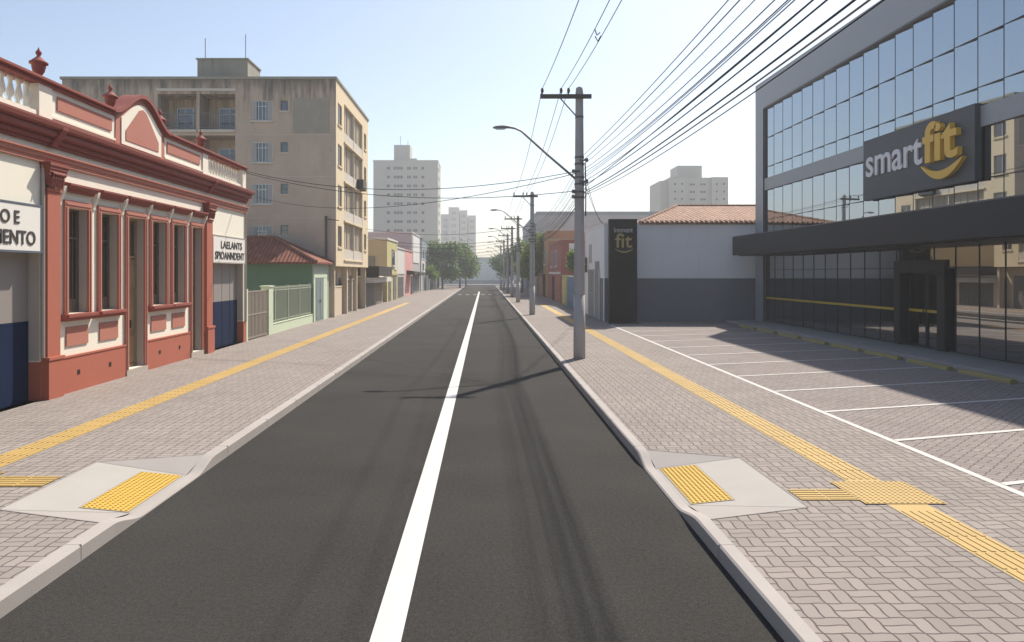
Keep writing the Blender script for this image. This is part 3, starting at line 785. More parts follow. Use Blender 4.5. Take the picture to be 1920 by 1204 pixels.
for i, v in enumerate(rows):
    a, b = PX(471.5), PX(511)
    w_ = window(FA, AP, a, b, v - 1.16, v, -.10, .05, (.33, .5, .67), (.72,), 'alu', 'win_glass', ('apt_para', .18))
    mb = MB(); mb.fbox(FA, a + .05, a + .30, v - 1.1, v - .05, -.035, -.02).fbox(FA, b - .30, b - .05, v - 1.1, v - .05, -.035, -.02); mb.build('shutter', m['shutter'], w_)
    a, b = PX(526), PX(540)
    window(FA, AP, a, b, v - .58, v, -.10, .035, (), (.5,), 'alu_dark', 'win_glass', ('apt_para', .14), 'small_window')
for k, v in enumerate(lrows):
    for j, (a, b) in enumerate(((296, 368), (374, 441))):
        a, b = PX(a), PX(b); fl = v - 2.05
        c, d = (a + .5, a + 1.5) if j == 0 else (a + .6, a + 1.9)
        dd = window(FA, AP, c, d, fl + .02, fl + 1.55, -1.5, .06, (.5,), (.75,), 'alu', 'win_glass', None, 'balcony_door')
        fnbox(FA, d + .02, min(b - .05, d + .55), fl + .05, fl + 1.5, -1.49, -1.45).build('shutter', m['shutter'], dd)
        mb = MB(); mb.fbox(FA, a, b, fl + .92, fl + .96, -.08, -.03).fbox(FA, a, b, fl + .10, fl + .13, -.08, -.03)
        n = 22
        for i in range(n): u = a + (b - a) * (i + .5) / n; mb.fbox(FA, u - .008, u + .008, fl, fl + .94, -.065, -.045)
        mb.build('railing', m['alu_dark'], AP)
        fnbox(FA, a - .02, b + .02, fl - .16, fl - .005, .002, .10).build('balcony_edge', m['apt_para'], AP)
fnbox(FA, PX(294), PX(443), 13.12, 13.28, .002, .06).build('lintel_band', m['apt_para'], AP)
for v in srows:
    window(FB, AP, 43.37, 44.53, v - 1.25, v, -.10, .06, (.5,), (), 'apt_beige', 'win_glass', ('apt_cream', .16), 'street_window')
    window(FB, AP, 52.77, 53.73, v - 1.15, v, -.10, .06, (.5,), (), 'apt_beige', 'win_glass', ('apt_cream', .16), 'street_window')
for v in lb:
    lo = v - 2.30
    mb = grid_frame(FB, 45.3, 52.1, lo + .62, v, -.21, -.13, .05, (.25, .5, .75), ())
    for i in range(13): u = 45.35 + 6.7 * i / 12; mb.fbox(FB, u - .02, u + .02, lo + .66, v - .05, -.20, -.16)
    lg = mb.build('loggia_screen', m['apt_beige'], AP)
    fnbox(FB, 45.32, 52.08, lo + .63, v - .03, -.215, -.19).build('screen_sheet', m['apt_beige'], lg)
    mb = MB(); mb.fbox(FB, 45.3, 48.66, lo, lo + .6, -.21, -.02).fbox(FB, 48.74, 52.1, lo, lo + .6, -.21, -.02).fbox(FB, 48.66, 48.74, lo, v, -.21, .0); mb.build('loggia_parapet', m['apt_para'], AP)
    fnbox(FB, 45.2, 52.2, lo - .085, lo - .003, .002, .07).build('slab_edge', m['apt_cream'], AP)
AC = thing('air_conditioner', (AX, 50.4, 8.7), 'dark boxy air conditioner hanging on the cream side of the apartment block', 'air conditioner')
fnbox(FB, 49.8, 51.3, 8.35, 8.95, .02, .42).build('casing', m['metal_black'], AC)
mb = MB()
for i in range(6): mb.fbox(FB, 49.9, 51.2, 8.42 + i * .085, 8.45 + i * .085, .42, .43)
mb.build('grille', m['alu_dark'], AC)
mb = MB(); mb.fbox(FB, 49.95, 50.0, 8.28, 8.35, -.005, .42).fbox(FB, 51.1, 51.15, 8.28, 8.35, -.005, .42); mb.build('bracket', m['steel'], AC)
# roof box and aerials
px0, px1, ypf, ypb = -14.1 - 3.0, -14.1, 44.5, 47.0
MB().box(-17.1, -14.1, 44.5, 47.0, AT, 15.42).build('stair_box', m['tank'], AP)
MB().box(-17.17, -14.03, 44.43, 47.07, 15.42, 15.5).build('stair_box_cap', m['tank'], AP)
MB().tube([(-16.7, 44.7, 15.5), (-16.7, 44.7, 16.75)], .025, 6).build('aerial', m['steel'], AP)
MB().tube([(-14.35, 44.9, 15.5), (-14.35, 44.9, 17.05)], .025, 6).build('aerial', m['steel'], AP)
# ground floor
mb = MB(); mb.box(-24, -9.3, 43.0, 54.4, 0, 3.1); mb.build('ground_floor', m['beigewall'], AP)
FG = Fr((-9.3, 0, 0), (0, 1, 0), (1, 0, 0))
window(FG, AP, 43.6, 44.6, 1.9, 2.7, 0, .05, (.5,), (), 'metal_black', 'win_glass', ('beigewall', .1), 'ground_window')
window(FG, AP, 45.0, 46.6, 1.6, 2.75, 0, .05, (.33, .67), (), 'metal_black', 'win_glass', ('beigewall', .1), 'ground_window')
door(FG, AP, 47.6, 49.0, ZS, 2.4, 'alu_dark', 0, 2); door(FG, AP, 51.5, 53.6, ZS, 2.5, 'gate_grey', 0, 2, name='garage_door')
for y in (43.1, 47.0, 50.6, 54.3):
    MB().box(-8.98, -8.62, y - .12, y + .12, 0, 3.1).build('column', m['beigewall'], AP)
YW = thing('front_wall', (-8.87, 45, ZS), 'beige yard wall with an entrance gap at the foot of the apartment block', 'wall')
mb = MB(); mb.fbox(FS, 42.7, 46.6, 0, 1.85, -.2, 0).fbox(FS, 42.7, 46.6, 1.85, 1.91, -.23, .03); mb.build('wall', m['beigewall'], YW)
for u in (47.9, 49.9): MB().fbox(FS, u, u + .45, 0, 2.25, -.35, .03).fbox(FS, u - .05, u + .5, 2.25, 2.33, -.4, .08).build('pillar', m['beigewall'], YW)
slat_gate(FS, YW, 46.65, 47.85, ZS + .04, 2.1, 'gate_brown', -.1, .14, 'gate')
slat_gate(FS, YW, 48.4, 49.85, ZS + .04, 2.0, 'gate_grey', -.12, .14, 'gate')
slat_gate(FS, YW, 50.4, 52.0, ZS + .04, 2.1, 'gate_grey', -.12, .14, 'gate')

# ------------------------------------------------------------------ generic street building
def block(name, side, xf, y0, y1, z, mat, label, cat='building', depth=9, near=None, cap='palewall', capz=.12, feats=()):
    o = thing(name, (xf, (y0 + y1) / 2, ZS), label, cat)
    Fs = Fr((xf, 0, 0), (0, 1, 0), (side, 0, 0)); Fn = Fr((0, y0, 0), (1, 0, 0), (0, -1, 0))
    x0, x1 = (xf - depth, xf) if side > 0 else (xf, xf + depth)
    MB().box(x0, x1, y0, y1, 0, z).build('wall', m[mat], o)
    if near: MB().box(x0 + .02, x1 - .004, y0 - .02, y0 - .002, .0, z - .01).build('end_wall', m[near], o)
    if cap: MB().box(x0 - .06, x1 + .06, y0 - .07, y1 - .03, z, z + capz).build('coping', m[cap], o)
    for ft in feats:
        k, u0, u1, v0, v1 = ft[:5]; Fx = Fn if 'n' in ft[5:] else Fs; mt = ft[5] if len(ft) > 5 else None; w = .025 if Fx is Fn else 0
        if k == 'win': window(Fx, o, u0, u1, v0, v1, w, .07, (.5,), (), mt or 'alu', 'win_glass', ('palewall', .14))
        elif k == 'door': door(Fx, o, u0, u1, v0, v1, mt, w, 2)
        elif k == 'gate': slat_gate(Fx, o, u0, u1, v0, v1, mt, w + .02, .2)
        elif k == 'panel': fnbox(Fx, u0, u1, v0, v1, w + .004, w + .06).build('wall_panel', m[mt], o)
        elif k == 'awning': MB().profile(Fx, [(w + .004, v0), (w + .9, v0), (w + .9, v0 + (v1 - v0) * .75), (w + .004, v1)], u0, u1).build('awning', m[mt], o)
        elif k == 'slab': fnbox(Fx, u0, u1, v0, v1, w + .004, w + .75).build('slab', m[mt], o)
        elif k == 'canopy': fnbox(Fx, u0, u1, v0, v1, w - .5, w + 1.15).build('canopy', m[mt], o)
        elif k == 'band': fnbox(Fx, u0, u1, v0, v1, w + .004, w + .1).build('band', m[mt], o)
    return o

block('garage_building', 1, -8.87, 54.7, 65.4, 2.35, 'beigewall', 'low beige garage front with a wide dark awning beside the apartment block', 'garage', 8, None, 'beigewall', .10, (
    ('gate', 55.2, 59.2, ZS + .05, 1.95, 'gate_grey'), ('gate', 59.6, 64.8, ZS + .05, 1.95, 'gate_brown'),
    ('slab', 54.7, 65.2, 1.98, 2.36, 'palewall'), ('canopy', 54.9, 62.5, 2.47, 3.2, 'awning')))
block('shop_house', 1, -8.55, 65.7, 73.6, 5.65, 'yellow', 'two storey mustard yellow house with ochre blank end wall', 'house', 10, 'ochre', 'palewall', .18, (
    ('win', 69.0, 70.6, 3.4, 4.9, 'alu_dark'), ('panel', 71.0, 72.6, 3.0, 4.8, 'palewall'), ('door', 66.6, 68.2, ZS, 2.3, 'gate_grey'), ('door', 70.0, 72.4, ZS, 2.3, 'gate_grey'), ('band', 65.8, 73.5, 2.5, 2.7, 'ochre'), ('win', -10.6, -9.6, 2.9, 4.2, 'alu_dark', 'n')))
block('narrow_building', 1, -8.75, 73.8, 82.2, 5.2, 'greywall', 'narrow pale grey front between the yellow house and the pink shop', 'building', 10, None, 'palewall', .12, (
    ('gate', 75.0, 80.5, ZS + .05, 2.3, 'gate_grey'), ('panel', 74.5, 81.5, 2.6, 4.9, 'palewall')))
block('pink_shop', 1, -8.75, 82.4, 91.2, 5.2, 'pinkwall', 'small bright pink shop front with a dark canopy over its door', 'shop', 10, None, 'pinkwall', .12, (
    ('awning', 84.0, 88.5, 2.5, 3.0, 'awning'), ('door', 88.6, 90.6, ZS, 2.4, 'awning')))
block('grey_shop', 1, -8.87, 91.4, 103, 7.6, 'greywall', 'taller grey shop with a white upper panel and dark canopy', 'shop', 12, 'greywall', 'palewall', .15, (
    ('panel', 92.5, 101.5, 4.0, 7.3, 'signwhite'), ('awning', 92.0, 102.5, 2.4, 2.9, 'awning'), ('gate', 93, 101.5, ZS + .05, 2.3, 'bluegrey')))
block('white_gate_building', 1, -8.7, 103.3, 110, 4.6, 'palewall', 'pale narrow building with white gate pillars beyond the grey shop', 'building', 9, None, 'palewall', .12, (
    ('gate', 105, 109, ZS + .05, 2.5, 'bluegrey'), ('win', 105, 107.5, 3.0, 4.1, 'alu')))
block('dark_grey_house', 1, -9.2, 110.2, 124, 7.6, 'bluegrey', 'dull blue grey two storey house rising over the far left street', 'house', 10, None, 'alu_dark', .3, (
    ('win', 112, 114, 4.6, 6.2, 'alu'), ('win', 117, 119, 4.6, 6.2, 'alu'), ('door', 115, 117, ZS, 2.4, 'gate_grey')))
FWL = thing('sheet_fence', (-8.4, 118, ZS), 'blue grey sheet fence under overhanging shrubs on the far left', 'fence')
FX = Fr((-8.2, 0, 0), (0, 1, 0), (1, 0, 0))
MB().fbox(FX, 108, 150, 0, 2.3, -.3, -.15).build('backing', m['bluegrey'], FWL)
for k in range(7): slat_gate(FX, FWL, 108.2 + 6 * k, 113.6 + 6 * k, ZS, 2.3, 'bluegrey', -.14, .5, 'panel', False)
block('far_house', 1, -8.9, 126, 140, 5.6, 'palewall', 'pale low house almost hidden by the far left trees', 'house', 10, None, 'pinkwall', .2, (('win', 128, 130, 3.2, 4.6, 'alu'), ('win', 133, 135, 3.2, 4.6, 'alu')))

# right-hand street buildings
WX = 6.36
WB = thing('white_building', (WX, 42, ZS), 'long white wall with dark grey dado and orange tile roof beside the glass building', 'building')
FWn = Fr((0, 39.4, 0), (1, 0, 0), (0, -1, 0)); FWs = Fr((WX, 0, 0), (0, 1, 0), (-1, 0, 0))
MB().box(WX, 24, 39.42, 47.0, 0, 5.26).build('wall', m['whitewall'], WB)
mb = MB(); mb.fbox(FWn, WX - .018, 15.6, 0, 2.42, -.01, .012); mb.fbox(FWs, 39.44, 41.2, 0, 2.42, .002, .018); mb.build('dado', m['dado_grey'], WB)
mb = MB(); mb.fbox(FWn, WX - .02, 15.6, 5.265, 5.36, -.3, .03); mb.fbox(FWs, 39.72, 47.0, 5.265, 5.36, -.3, .03); mb.build('coping', m['whitewall'], WB)
fnbox(FWs, 39.46, 39.8, .0, 5.26, .003, .02).build('corner_strip', m['whitewall'], WB)
slat_gate(FWs, WB, 41.25, 42.6, ZS + .04, 3.35, 'corrug', .02, .22, 'gate')
slat_gate(FWs, WB, 43.0, 45.4, ZS + .04, 2.9, 'corrug', .02, .18, 'gate')
for u in (40.95, 42.72): fnbox(FWs, u, u + .16, 0, 2.9, .02, .07).build('gate_post', m['palewall'], WB)
fnbox(FWs, 44.2, 45.2, 3.3, 4.4, .004, .03).build('blind_window', m['greywall'], WB)
eA, eB = Vector((8.2, 39.25, 5.37)), Vector((23.9, 39.25, 5.37)); r1, r2 = Vector((11.9, 46.2, 6.85)), Vector((23.9, 46.2, 6.85))
eC, eD = Vector((8.2, 53, 5.37)), Vector((23.9, 53, 5.37)); dn = Vector((0, 0, -.1))
mb = MB().poly([eA, eB, r2, r1]).poly([eC, r1, r2, eD]).poly([eA, r1, eC]).poly([p + dn for p in (eA, eB, eD, eC)])
for p, q in ((eA, eB), (eB, eD), (eD, eC), (eC, eA)): mb.poly([p, q, q + dn, p + dn])
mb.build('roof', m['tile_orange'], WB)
mb = MB().tube([eA, r1], .10, 8).tube([r1, r2], .10, 8); mb.build('ridge', m['tile_orange'], WB)
mb = MB()
for i in range(60): mb.tube([(8.33 + i * .26, 39.20, 5.36), (8.33 + i * .26, 39.5, 5.45)], .075, 6)
mb.build('eave_tiles', m['tile_orange'], WB)
BB = thing('projecting_sign', (6.2, 46.2, 3.4), 'small brown projecting signboard on the white side wall behind the pole', 'sign')
MB().box(5.72, 6.33, 46.0, 46.08, 2.75, 3.62).build('panel', m['rust'], BB)
MB().box(5.76, 6.29, 45.985, 45.998, 3.2, 3.3).build('lettering', m['wood_mid'], BB)
MB().tube([(6.36, 46.04, 3.66), (5.7, 46.04, 3.66)], .02, 6).build('bracket', m['metal_black'], BB)

block('coloured_fence_house', -1, 6.42, 51.6, 57.8, 2.35, 'blue_fence', 'blue painted street wall with slatted gates', 'wall', .4, None, 'blue_fence', .08, (('gate', 52.0, 57.4, ZS + .03, 2.2, 'blue_fence'),))
block('yellow_wall', -1, 6.42, 57.95, 61.6, 2.45, 'yellow_fence', 'short yellow wall between the blue wall and the red house', 'wall', .4, None, 'yellow_fence', .08, (('panel', 58.3, 61.2, .3, 2.2, 'yellow_fence'),))
block('grey_low_wall', -1, 6.42, 47.1, 51.5, 2.6, 'greywall', 'plain grey wall between the white building and the blue wall', 'wall', .5, None, 'greywall', .08, (('door', 48.2, 50.0, ZS, 2.3, 'bluegrey'),))
block('red_house', -1, 6.48, 63.0, 74, 5.35, 'redwall', 'red painted two storey house with a white sign panel on its end wall', 'house', 9, 'redwall', 'redwall', .15, (
    ('panel', 7.15, 8.3, 4.3, 5.2, 'signwhite', 'n'), ('door', 63.3, 65.5, ZS, 2.4, 'orange_fence'), ('door', 69, 71, ZS, 2.4, 'awning'), ('win', 66.2, 67.8, 3.3, 4.7, 'alu'), ('win', 70.2, 71.8, 3.3, 4.7, 'alu'), ('band', 63.1, 73.9, 2.6, 2.8, 'palewall')))
block('ochre_building', -1, 6.55, 77, 96, 7.05, 'orange', 'orange ochre building with a pale top band behind the red house', 'building', 14, 'orange', 'palewall', .25, (
    ('band', 6.6, 20, 6.0, 6.25, 'ochre', 'n'), ('door', 80, 83, ZS, 2.6, 'awning'), ('win', 86, 88, 3.6, 5.2, 'alu'), ('door', 89, 92, ZS, 2.6, 'gate_grey'), ('win', 79, 81, 3.6, 5.2, 'alu')))
block('grey_warehouse', -1, 7.2, 102, 140, 10.6, 'greywall', 'large plain grey warehouse above the right hand roofs', 'warehouse', 34, 'greywall', 'bluegrey', .5, (
    ('band', 7.3, 41, 8.2, 8.5, 'bluegrey', 'n'), ('win', 10, 13, 5.5, 7.2, 'alu', 'n'), ('gate', 108, 112, ZS, 3.2, 'gate_grey'), ('gate', 120, 124, ZS, 3.2, 'bluegrey')))

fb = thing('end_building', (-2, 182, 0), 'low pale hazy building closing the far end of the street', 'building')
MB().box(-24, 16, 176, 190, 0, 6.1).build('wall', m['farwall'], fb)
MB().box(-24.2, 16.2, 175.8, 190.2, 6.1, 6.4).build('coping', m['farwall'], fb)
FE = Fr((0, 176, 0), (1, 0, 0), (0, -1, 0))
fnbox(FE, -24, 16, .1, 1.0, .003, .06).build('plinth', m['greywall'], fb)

# ------------------------------------------------------------------ towers
def tower(label, x0, x1, y, d, z, mat, cols, nrow, dz, v0, extras=(), wh=.9, steps=()):
    t = thing('tower_block', ((x0 + x1) / 2, y, 0), label, 'tower block')
    MB().box(x0, x1, y, y + d, 0, z).build('wall', m[mat], t)
    MB().box(x0 - .1, x1 + .1, y - .1, y + d + .1, z, z + .35).build('parapet', m[mat], t)
    Ft = Fr((0, y, 0), (1, 0, 0), (0, -1, 0))
    for (a, b, wy0, wy1, za, zb) in extras: MB().box(a, b, y + wy0, y + wy1, za, zb).build('roof_box', m[mat], t)
    for i in range(nrow):
        v = z - v0 - dz * i
        for c in cols:
            a, b = c[:2]; w = c[2] if len(c) > 2 else 0
            n = c[3] if len(c) > 3 else 1
            mb = grid_frame(Ft, a, b, v - wh, v, w + .01, w + .12, .07, [k / n for k in range(1, n)], ()); q = mb.build('window', m['alu'], t)
            fnbox(Ft, a + .03, b - .03, v - wh + .03, v - .03, w + .015, w + .05).build('pane', m['tower_win'], q)
    return t
k = 220 / 1400
X = lambda px, y: (px - VPX) / F_PX * y
ty = 220
c5 = lambda q: 640 + q / 3.344
cols = [(X(c5(a), ty), X(c5(b), ty), 0, n) for a, b, n in ((283, 308, 1), (327, 388, 3), (410, 440, 2), (450, 478, 2), (500, 523, 1))]
t1 = tower('tall grey tower block with rows of dark windows behind the left roofs', X(700, ty), X(821, ty), ty, 14, 35.6, 'tower', cols, 11, 2.62, 1.5, ((X(738, ty), X(768, ty), 1, 8, 35.6, 40.6), (X(768, ty), X(781, ty), 1, 8, 35.6, 36.6)), 1.05)
MB().tube([(X(749, ty), ty + 3, 40.6), (X(749, ty), ty + 3, 43.6)], .08, 6).build('aerial', m['steel'], t1)
MB().tube([(X(763, ty), ty + 3, 40.6), (X(763, ty), ty + 3, 42.2)], .08, 6).build('aerial', m['steel'], t1)
Fs_ = Fr((X(821, ty), 0, 0), (0, 1, 0), (1, 0, 0))
for i in range(11):
    q = grid_frame(Fs_, ty + 3, ty + 6, 35.6 - 2.6 - 2.62 * i, 35.6 - 1.5 - 2.62 * i, .01, .12, .07, (.5,), ()).build('window', m['alu'], t1)
    fnbox(Fs_, ty + 3.05, ty + 5.95, 35.6 - 2.55 - 2.62 * i, 35.6 - 1.55 - 2.62 * i, .015, .05).build('pane', m['tower_win'], q)
ty = 330
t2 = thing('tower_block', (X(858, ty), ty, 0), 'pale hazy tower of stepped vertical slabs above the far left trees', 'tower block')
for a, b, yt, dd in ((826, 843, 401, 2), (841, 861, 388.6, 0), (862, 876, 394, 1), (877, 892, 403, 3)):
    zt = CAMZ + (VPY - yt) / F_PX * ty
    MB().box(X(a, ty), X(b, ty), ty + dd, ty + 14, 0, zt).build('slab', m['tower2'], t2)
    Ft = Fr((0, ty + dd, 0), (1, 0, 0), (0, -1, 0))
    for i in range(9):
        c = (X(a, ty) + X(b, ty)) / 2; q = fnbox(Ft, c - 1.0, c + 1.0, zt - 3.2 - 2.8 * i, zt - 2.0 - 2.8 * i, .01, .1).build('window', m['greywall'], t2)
ty = 200
c7 = lambda q: 1080 + q / 3.345
cols = [(X(c7(a), ty), X(c7(b), ty), w, n) for a, b, w, n in ((612, 630, 0, 1), (657, 674, 0, 1), (718, 755, -1.0, 2), (783, 822, -1.0, 2), (873, 890, 0, 1), (918, 936, 0, 1))]
t3 = thing('tower_block', (X(1300, ty), ty, 0), 'beige mid rise tower block showing above the orange tile roof', 'tower block')
zt = 28.4
for a, b, w in ((590, 692, 0), (692, 852, 1.0), (852, 955, 0)): MB().box(X(c7(a), ty), X(c7(b), ty), ty + w, ty + 15, 0, zt).build('wall', m['tower'], t3)
MB().box(X(c7(540), ty), X(c7(590), ty) - .01, ty + 2.2, ty + 15, 0, zt - .7).build('side_wing', m['tower'], t3)
MB().box(X(c7(655), ty), X(c7(810), ty), ty + 3, ty + 11, zt, 31.9).build('roof_box', m['tower'], t3)
for i in range(8):
    v = zt - 1.5 - 2.0 * i
    for a, b, w, n in cols:
        Ft = Fr((0, ty - w, 0), (1, 0, 0), (0, -1, 0))
        q = grid_frame(Ft, a, b, v - .75, v, .01, .12, .07, [j / n for j in range(1, n)], ()).build('window', m['alu'], t3)
        fnbox(Ft, a + .03, b - .03, v - .72, v - .03, .015, .05).build('pane', m['tower_win'], q)

# ------------------------------------------------------------------ glass gym building (right)
GB = thing('glass_building', (14.5, 22, .25), 'dark grey framed glass office building with projecting canopy and mirrored panes', 'building')
XG, XF = 14.38, 14.2
YN, YE, YO = 3.0, 38.05, 39.1       # near end, end of glazing, outer end
FG = Fr((XG, 0, 0), (0, 1, 0), (-1, 0, 0)); FC = Fr((XF, 0, 0), (0, 1, 0), (-1, 0, 0))
MB().box(XG + .30, 34, YN, YO - .02, 0, 12.4).build('core', m['frame_side'], GB)
mb = MB(); mb.fbox(FC, YE, YO, .0, 12.48, -1.0, .0).fbox(FC, YN, YE, 11.1, 12.48, -1.0, .0)
fr_ = mb.build('frame', m['frame_grey'], GB)
mb = MB(); mb.fbox(FC, YN, YE + .001, 11.04, 11.096, -.3, -.01).fbox(FC, YE - .012, YE - .002, .25, 11.04, -.3, -.008); mb.build('frame_lining', m['frame_side'], fr_)
fnbox(FC, YN, YE - .014, 6.9, 7.5, -.3, -.06).build('spandrel_band', m['frame_grey'], GB)
pitch = 1.09
ycols = [YE - .02 - pitch * i for i in range(33)]
rnd = random.Random(3)
def panes(mb, rows_, tilt, skipf=None, jit=.0003):
    for y1, y0 in zip(ycols, ycols[1:]):
        for v0, v1 in rows_:
            if skipf and skipf(y0, y1, v0, v1): continue
            ym = (y0 + y1) / 2; a = tilt + rnd.gauss(0, jit); b = rnd.gauss(0, jit)
            e = .5 * (y1 - y0) - .01; h = .5 * (v1 - v0) - .01; vm = (v0 + v1) / 2
            pts = [FG.P(ym + s * e, vm + t * h, s * e * math.tan(a) + t * h * math.tan(b)) for s, t in ((-1, -1), (-1, 1), (1, 1), (1, -1))]
            mb.poly(pts)
def grid(mb, rows_, w0=-.12, w1=.056, hw=.022, skipf=None):
    for y in ycols:
        for v0, v1 in rows_:
            if skipf and skipf(y - .3, y + .3, v0, v1): continue
            mb.fbox(FG, y - hw, y + hw, v0, v1, w0, w1)
    vs = sorted({v for r in rows_ for v in r})
    for v in vs: mb.fbox(FG, YN, YE - .02, v - .010, v + .010, w0, w1 + .002)
R3 = [(7.5, 8.08), (8.08, 9.55), (9.55, 11.06)]; R2 = [(4.0, 5.42), (5.42, 6.9)]; R1 = [(.28, 2.86), (2.86, 3.66)]
TILT = R(5.0)
mb = MB(); panes(mb, R3, TILT); g3 = mb.build('upper_glazing', m['glass_up'], GB, fix=False)
mb = MB(); grid(mb, R3, hw=.010); mb.build('mullions', m['mull'], g3)
mb = MB(); panes(mb, R2, TILT); g2 = mb.build('middle_glazing', m['glass_mid'], GB, fix=False)
mb = MB(); grid(mb, R2, hw=.010); mb.build('mullions', m['mull'], g2)
PY0, PY1 = 23.2, 26.08
sk = lambda a, b, c, d: (a + b) / 2 > PY0 and (a + b) / 2 < PY1 and c < 2.5
mb = MB(); panes(mb, R1, 0., sk, .0003); g1 = mb.build('ground_glazing', m['glass_gr'], GB, fix=False)
mb = MB(); grid(mb, R1, hw=.012, w1=.018, skipf=sk); mb.build('mullions', m['mull'], g1)
fnbox(FG, PY1 + .02, YE - .03, 1.40, 1.49, .020, .026).build('yellow_band', m['yband'], g1)
# portal with recessed doors
FP = Fr((XG, 0, 0), (0, 1, 0), (-1, 0, 0))
mb = MB(); mb.fbox(FP, PY0, 23.6, .25, 3.12, -.29, .08).fbox(FP, 25.7, PY1, .25, 3.12, -.29, .08).fbox(FP, 23.6, 25.7, 2.71, 3.12, -.29, .08)
po = mb.build('entrance_portal', m['portal'], GB)
mb = MB()
for a, b in ((23.62, 24.64), (24.66, 25.68)): mb.poly([FP.P(a, .27, -.25), FP.P(a, 2.7, -.25), FP.P(b, 2.7, -.25), FP.P(b, .27, -.25)])
dr = mb.build('entrance_door', m['glass_gr'], po, fix=False)
mb = MB()
for a, b in ((23.62, 24.64), (24.66, 25.68)): 
    g_ = grid_frame(FP, a, b, .26, 2.71, -.28, -.215, .05); mb.add(g_.v, g_.f)
mb.build('door_frame', m['mull'], dr)
mb = MB()
for c in (24.56, 24.74): mb.tube([FP.P(c, .95, -.22), FP.P(c, .95, -.16), FP.P(c, 1.55, -.16), FP.P(c, 1.55, -.22)], .016, 8)
mb.build('door_handle', m['metal_black'], dr)
fnbox(FP, 23.65, 25.66, 1.40, 1.49, -.213, -.207).build('yellow_band', m['yband'], dr)
# canopy
mb = MB(); mb.box(12.7, XF + .29, YN, 38.2, 3.60, 4.52); mb.build('canopy', m['fascia'], GB)
MB().box(12.69, XF + .2, YN, 38.21, 4.521, 4.56).build('canopy_cap', m['frame_side'], GB)
MB().box(12.95, XF + .2, YN, 38.0, 3.56, 3.598).build('canopy_soffit', m['metal_black'], GB)
# hanging building sign
SG = thing('wall_sign', (14.1, 24.4, 5.4), 'large charcoal sign with silver and gold lettering and a gold smile on the glass building', 'sign')
FSG = Fr((14.1, .16, 0), (0, -1, 0), (-1, 0, 0))   # u = -y, reads left to right from the street
FSG.U = Vector((0, -1, 0))
fnbox(FSG, -27.6, -21.3, 5.37, 7.58, -.2, 0).build('panel', m['gsign'], SG)
text_mb('smart', FSG, -27.33, -23.82, 6.20, 7.07, .004, .05, .012).build('silver_lettering', m['letter'], SG)
text_mb('fit', FSG, -23.62, -21.86, 6.15, 7.42, .004, .15, .022).build('gold_lettering', m['gold'], SG)
smile(FSG, -23.72, -21.66, 6.08, 5.58, .26, .004, .14).build('gold_smile', m['gold'], SG)

# totem
TT = thing('totem_sign', (7.0, 37.7, ZS), 'tall slim black totem sign with small gold lettering before the white wall', 'sign')
FT = Fr((0, 37.6, 0), (1, 0, 0), (0, -1, 0))
fnbox(FT, 6.3, 7.7, .14, 5.42, -.35, 0).build('body', m['totem'], TT)
fnbox(FT, 6.25, 7.75, .1, .20, -.4, .05).build('base', m['metal_black'], TT)
text_mb('Innovant', FT, 6.54, 7.48, 4.74, 5.00, .003, .02, .006).build('silver_lettering', m['greywall'], TT)
text_mb('fit', FT, 6.60, 7.44, 3.97, 4.70, .003, .03, .01).build('gold_lettering', m['gold_shaded'], TT)
smile(FT, 6.58, 7.50, 3.92, 3.72, .07, .003, .03).build('gold_smile', m['gold_shaded'], TT)

# ------------------------------------------------------------------ poles
PXW = 2.84
PYS = [22.3, 45.8, 65.0, 79.0, 94.0, 112.0, 132.0]
PN = ['nearest', 'second', 'third', 'fourth', 'fifth', 'sixth', 'farthest']
PL = thing('utility_pole', (PXW, PYS[0], ZS), 'x', 'utility pole', 'concrete utility poles with streetlights along the right kerb')
x, y = PXW, PYS[0]
MB().tube([(x, y, 0), (x, y, 2.0), (x, y, 8.1), (x, y, 8.22), (x, y, 8.26)], [.175, .165, .115, .10, .05], 20).build('shaft', m['concrete'], PL, True)
MB().tube([(x, y, 0), (x, y, 2.05)], [.180, .169], 20).build('painted_base', m['pole_base'], PL, True)
MB().fbox(WORLD, 1.66, 3.18, 7.88, 8.0, y - .19, y - .10).build('crossarm', m['rust'], PL)
for xx in (1.72, 2.28, 2.50):
    MB().lathe((xx, y - .145, 8.0), [(.02, 0), (.02, .05), (.05, .06), (.035, .10), (.05, .11), (.035, .15), (.045, .16), (.02, .19)], 10).build('insulator', m['porc'], PL, True)
MB().tube([(2.24, y - .15, 7.90), (x - .1, y - .12, 7.35)], .022, 8).build('brace', m['steel'], PL)
arm = [(x - .1, y, 5.50), (1.9, y, 6.22), (1.28, y, 6.78), (1.10, y, 6.94), (.92, y, 7.02), (.72, y, 7.05)]
la = MB().tube(arm, [.035, .035, .033, .032, .031, .03], 10).build('lamp_arm', m['steel'], PL, True)
hd = MB(); prof = [(0.80, .045, 7.05), (.72, .075, 7.06), (.55, .10, 7.06), (.36, .085, 7.05), (.26, .045, 7.04)]
vs = []; fs = []
for xx, wd, zz in prof:
    for j in range(10):
        a = 2 * math.pi * j / 10; vs.append((xx, y + math.cos(a) * wd, zz + math.sin(a) * wd * .55))
for i in range(4):
    for j in range(10): fs.append((i * 10 + j, i * 10 + (j + 1) % 10, i * 10 + 10 + (j + 1) % 10, i * 10 + 10 + j))
fs += [tuple(range(10)), tuple(range(40, 50))]
lh = hd.add(vs, fs).build('lamp_head', m['steel'], la, True)
MB().box(.34, .62, y - .06, y + .06, 6.99, 7.012).build('lamp_lens', m['lamp_glass'], la)
for z in (7.35, 6.15, 5.95, 5.55, 5.35, 5.12, 4.95): MB().tube([(x, y, z - .03), (x, y, z + .03)], .158 - (z - 5) * .013, 16).build('band', m['alu_dark'], PL)
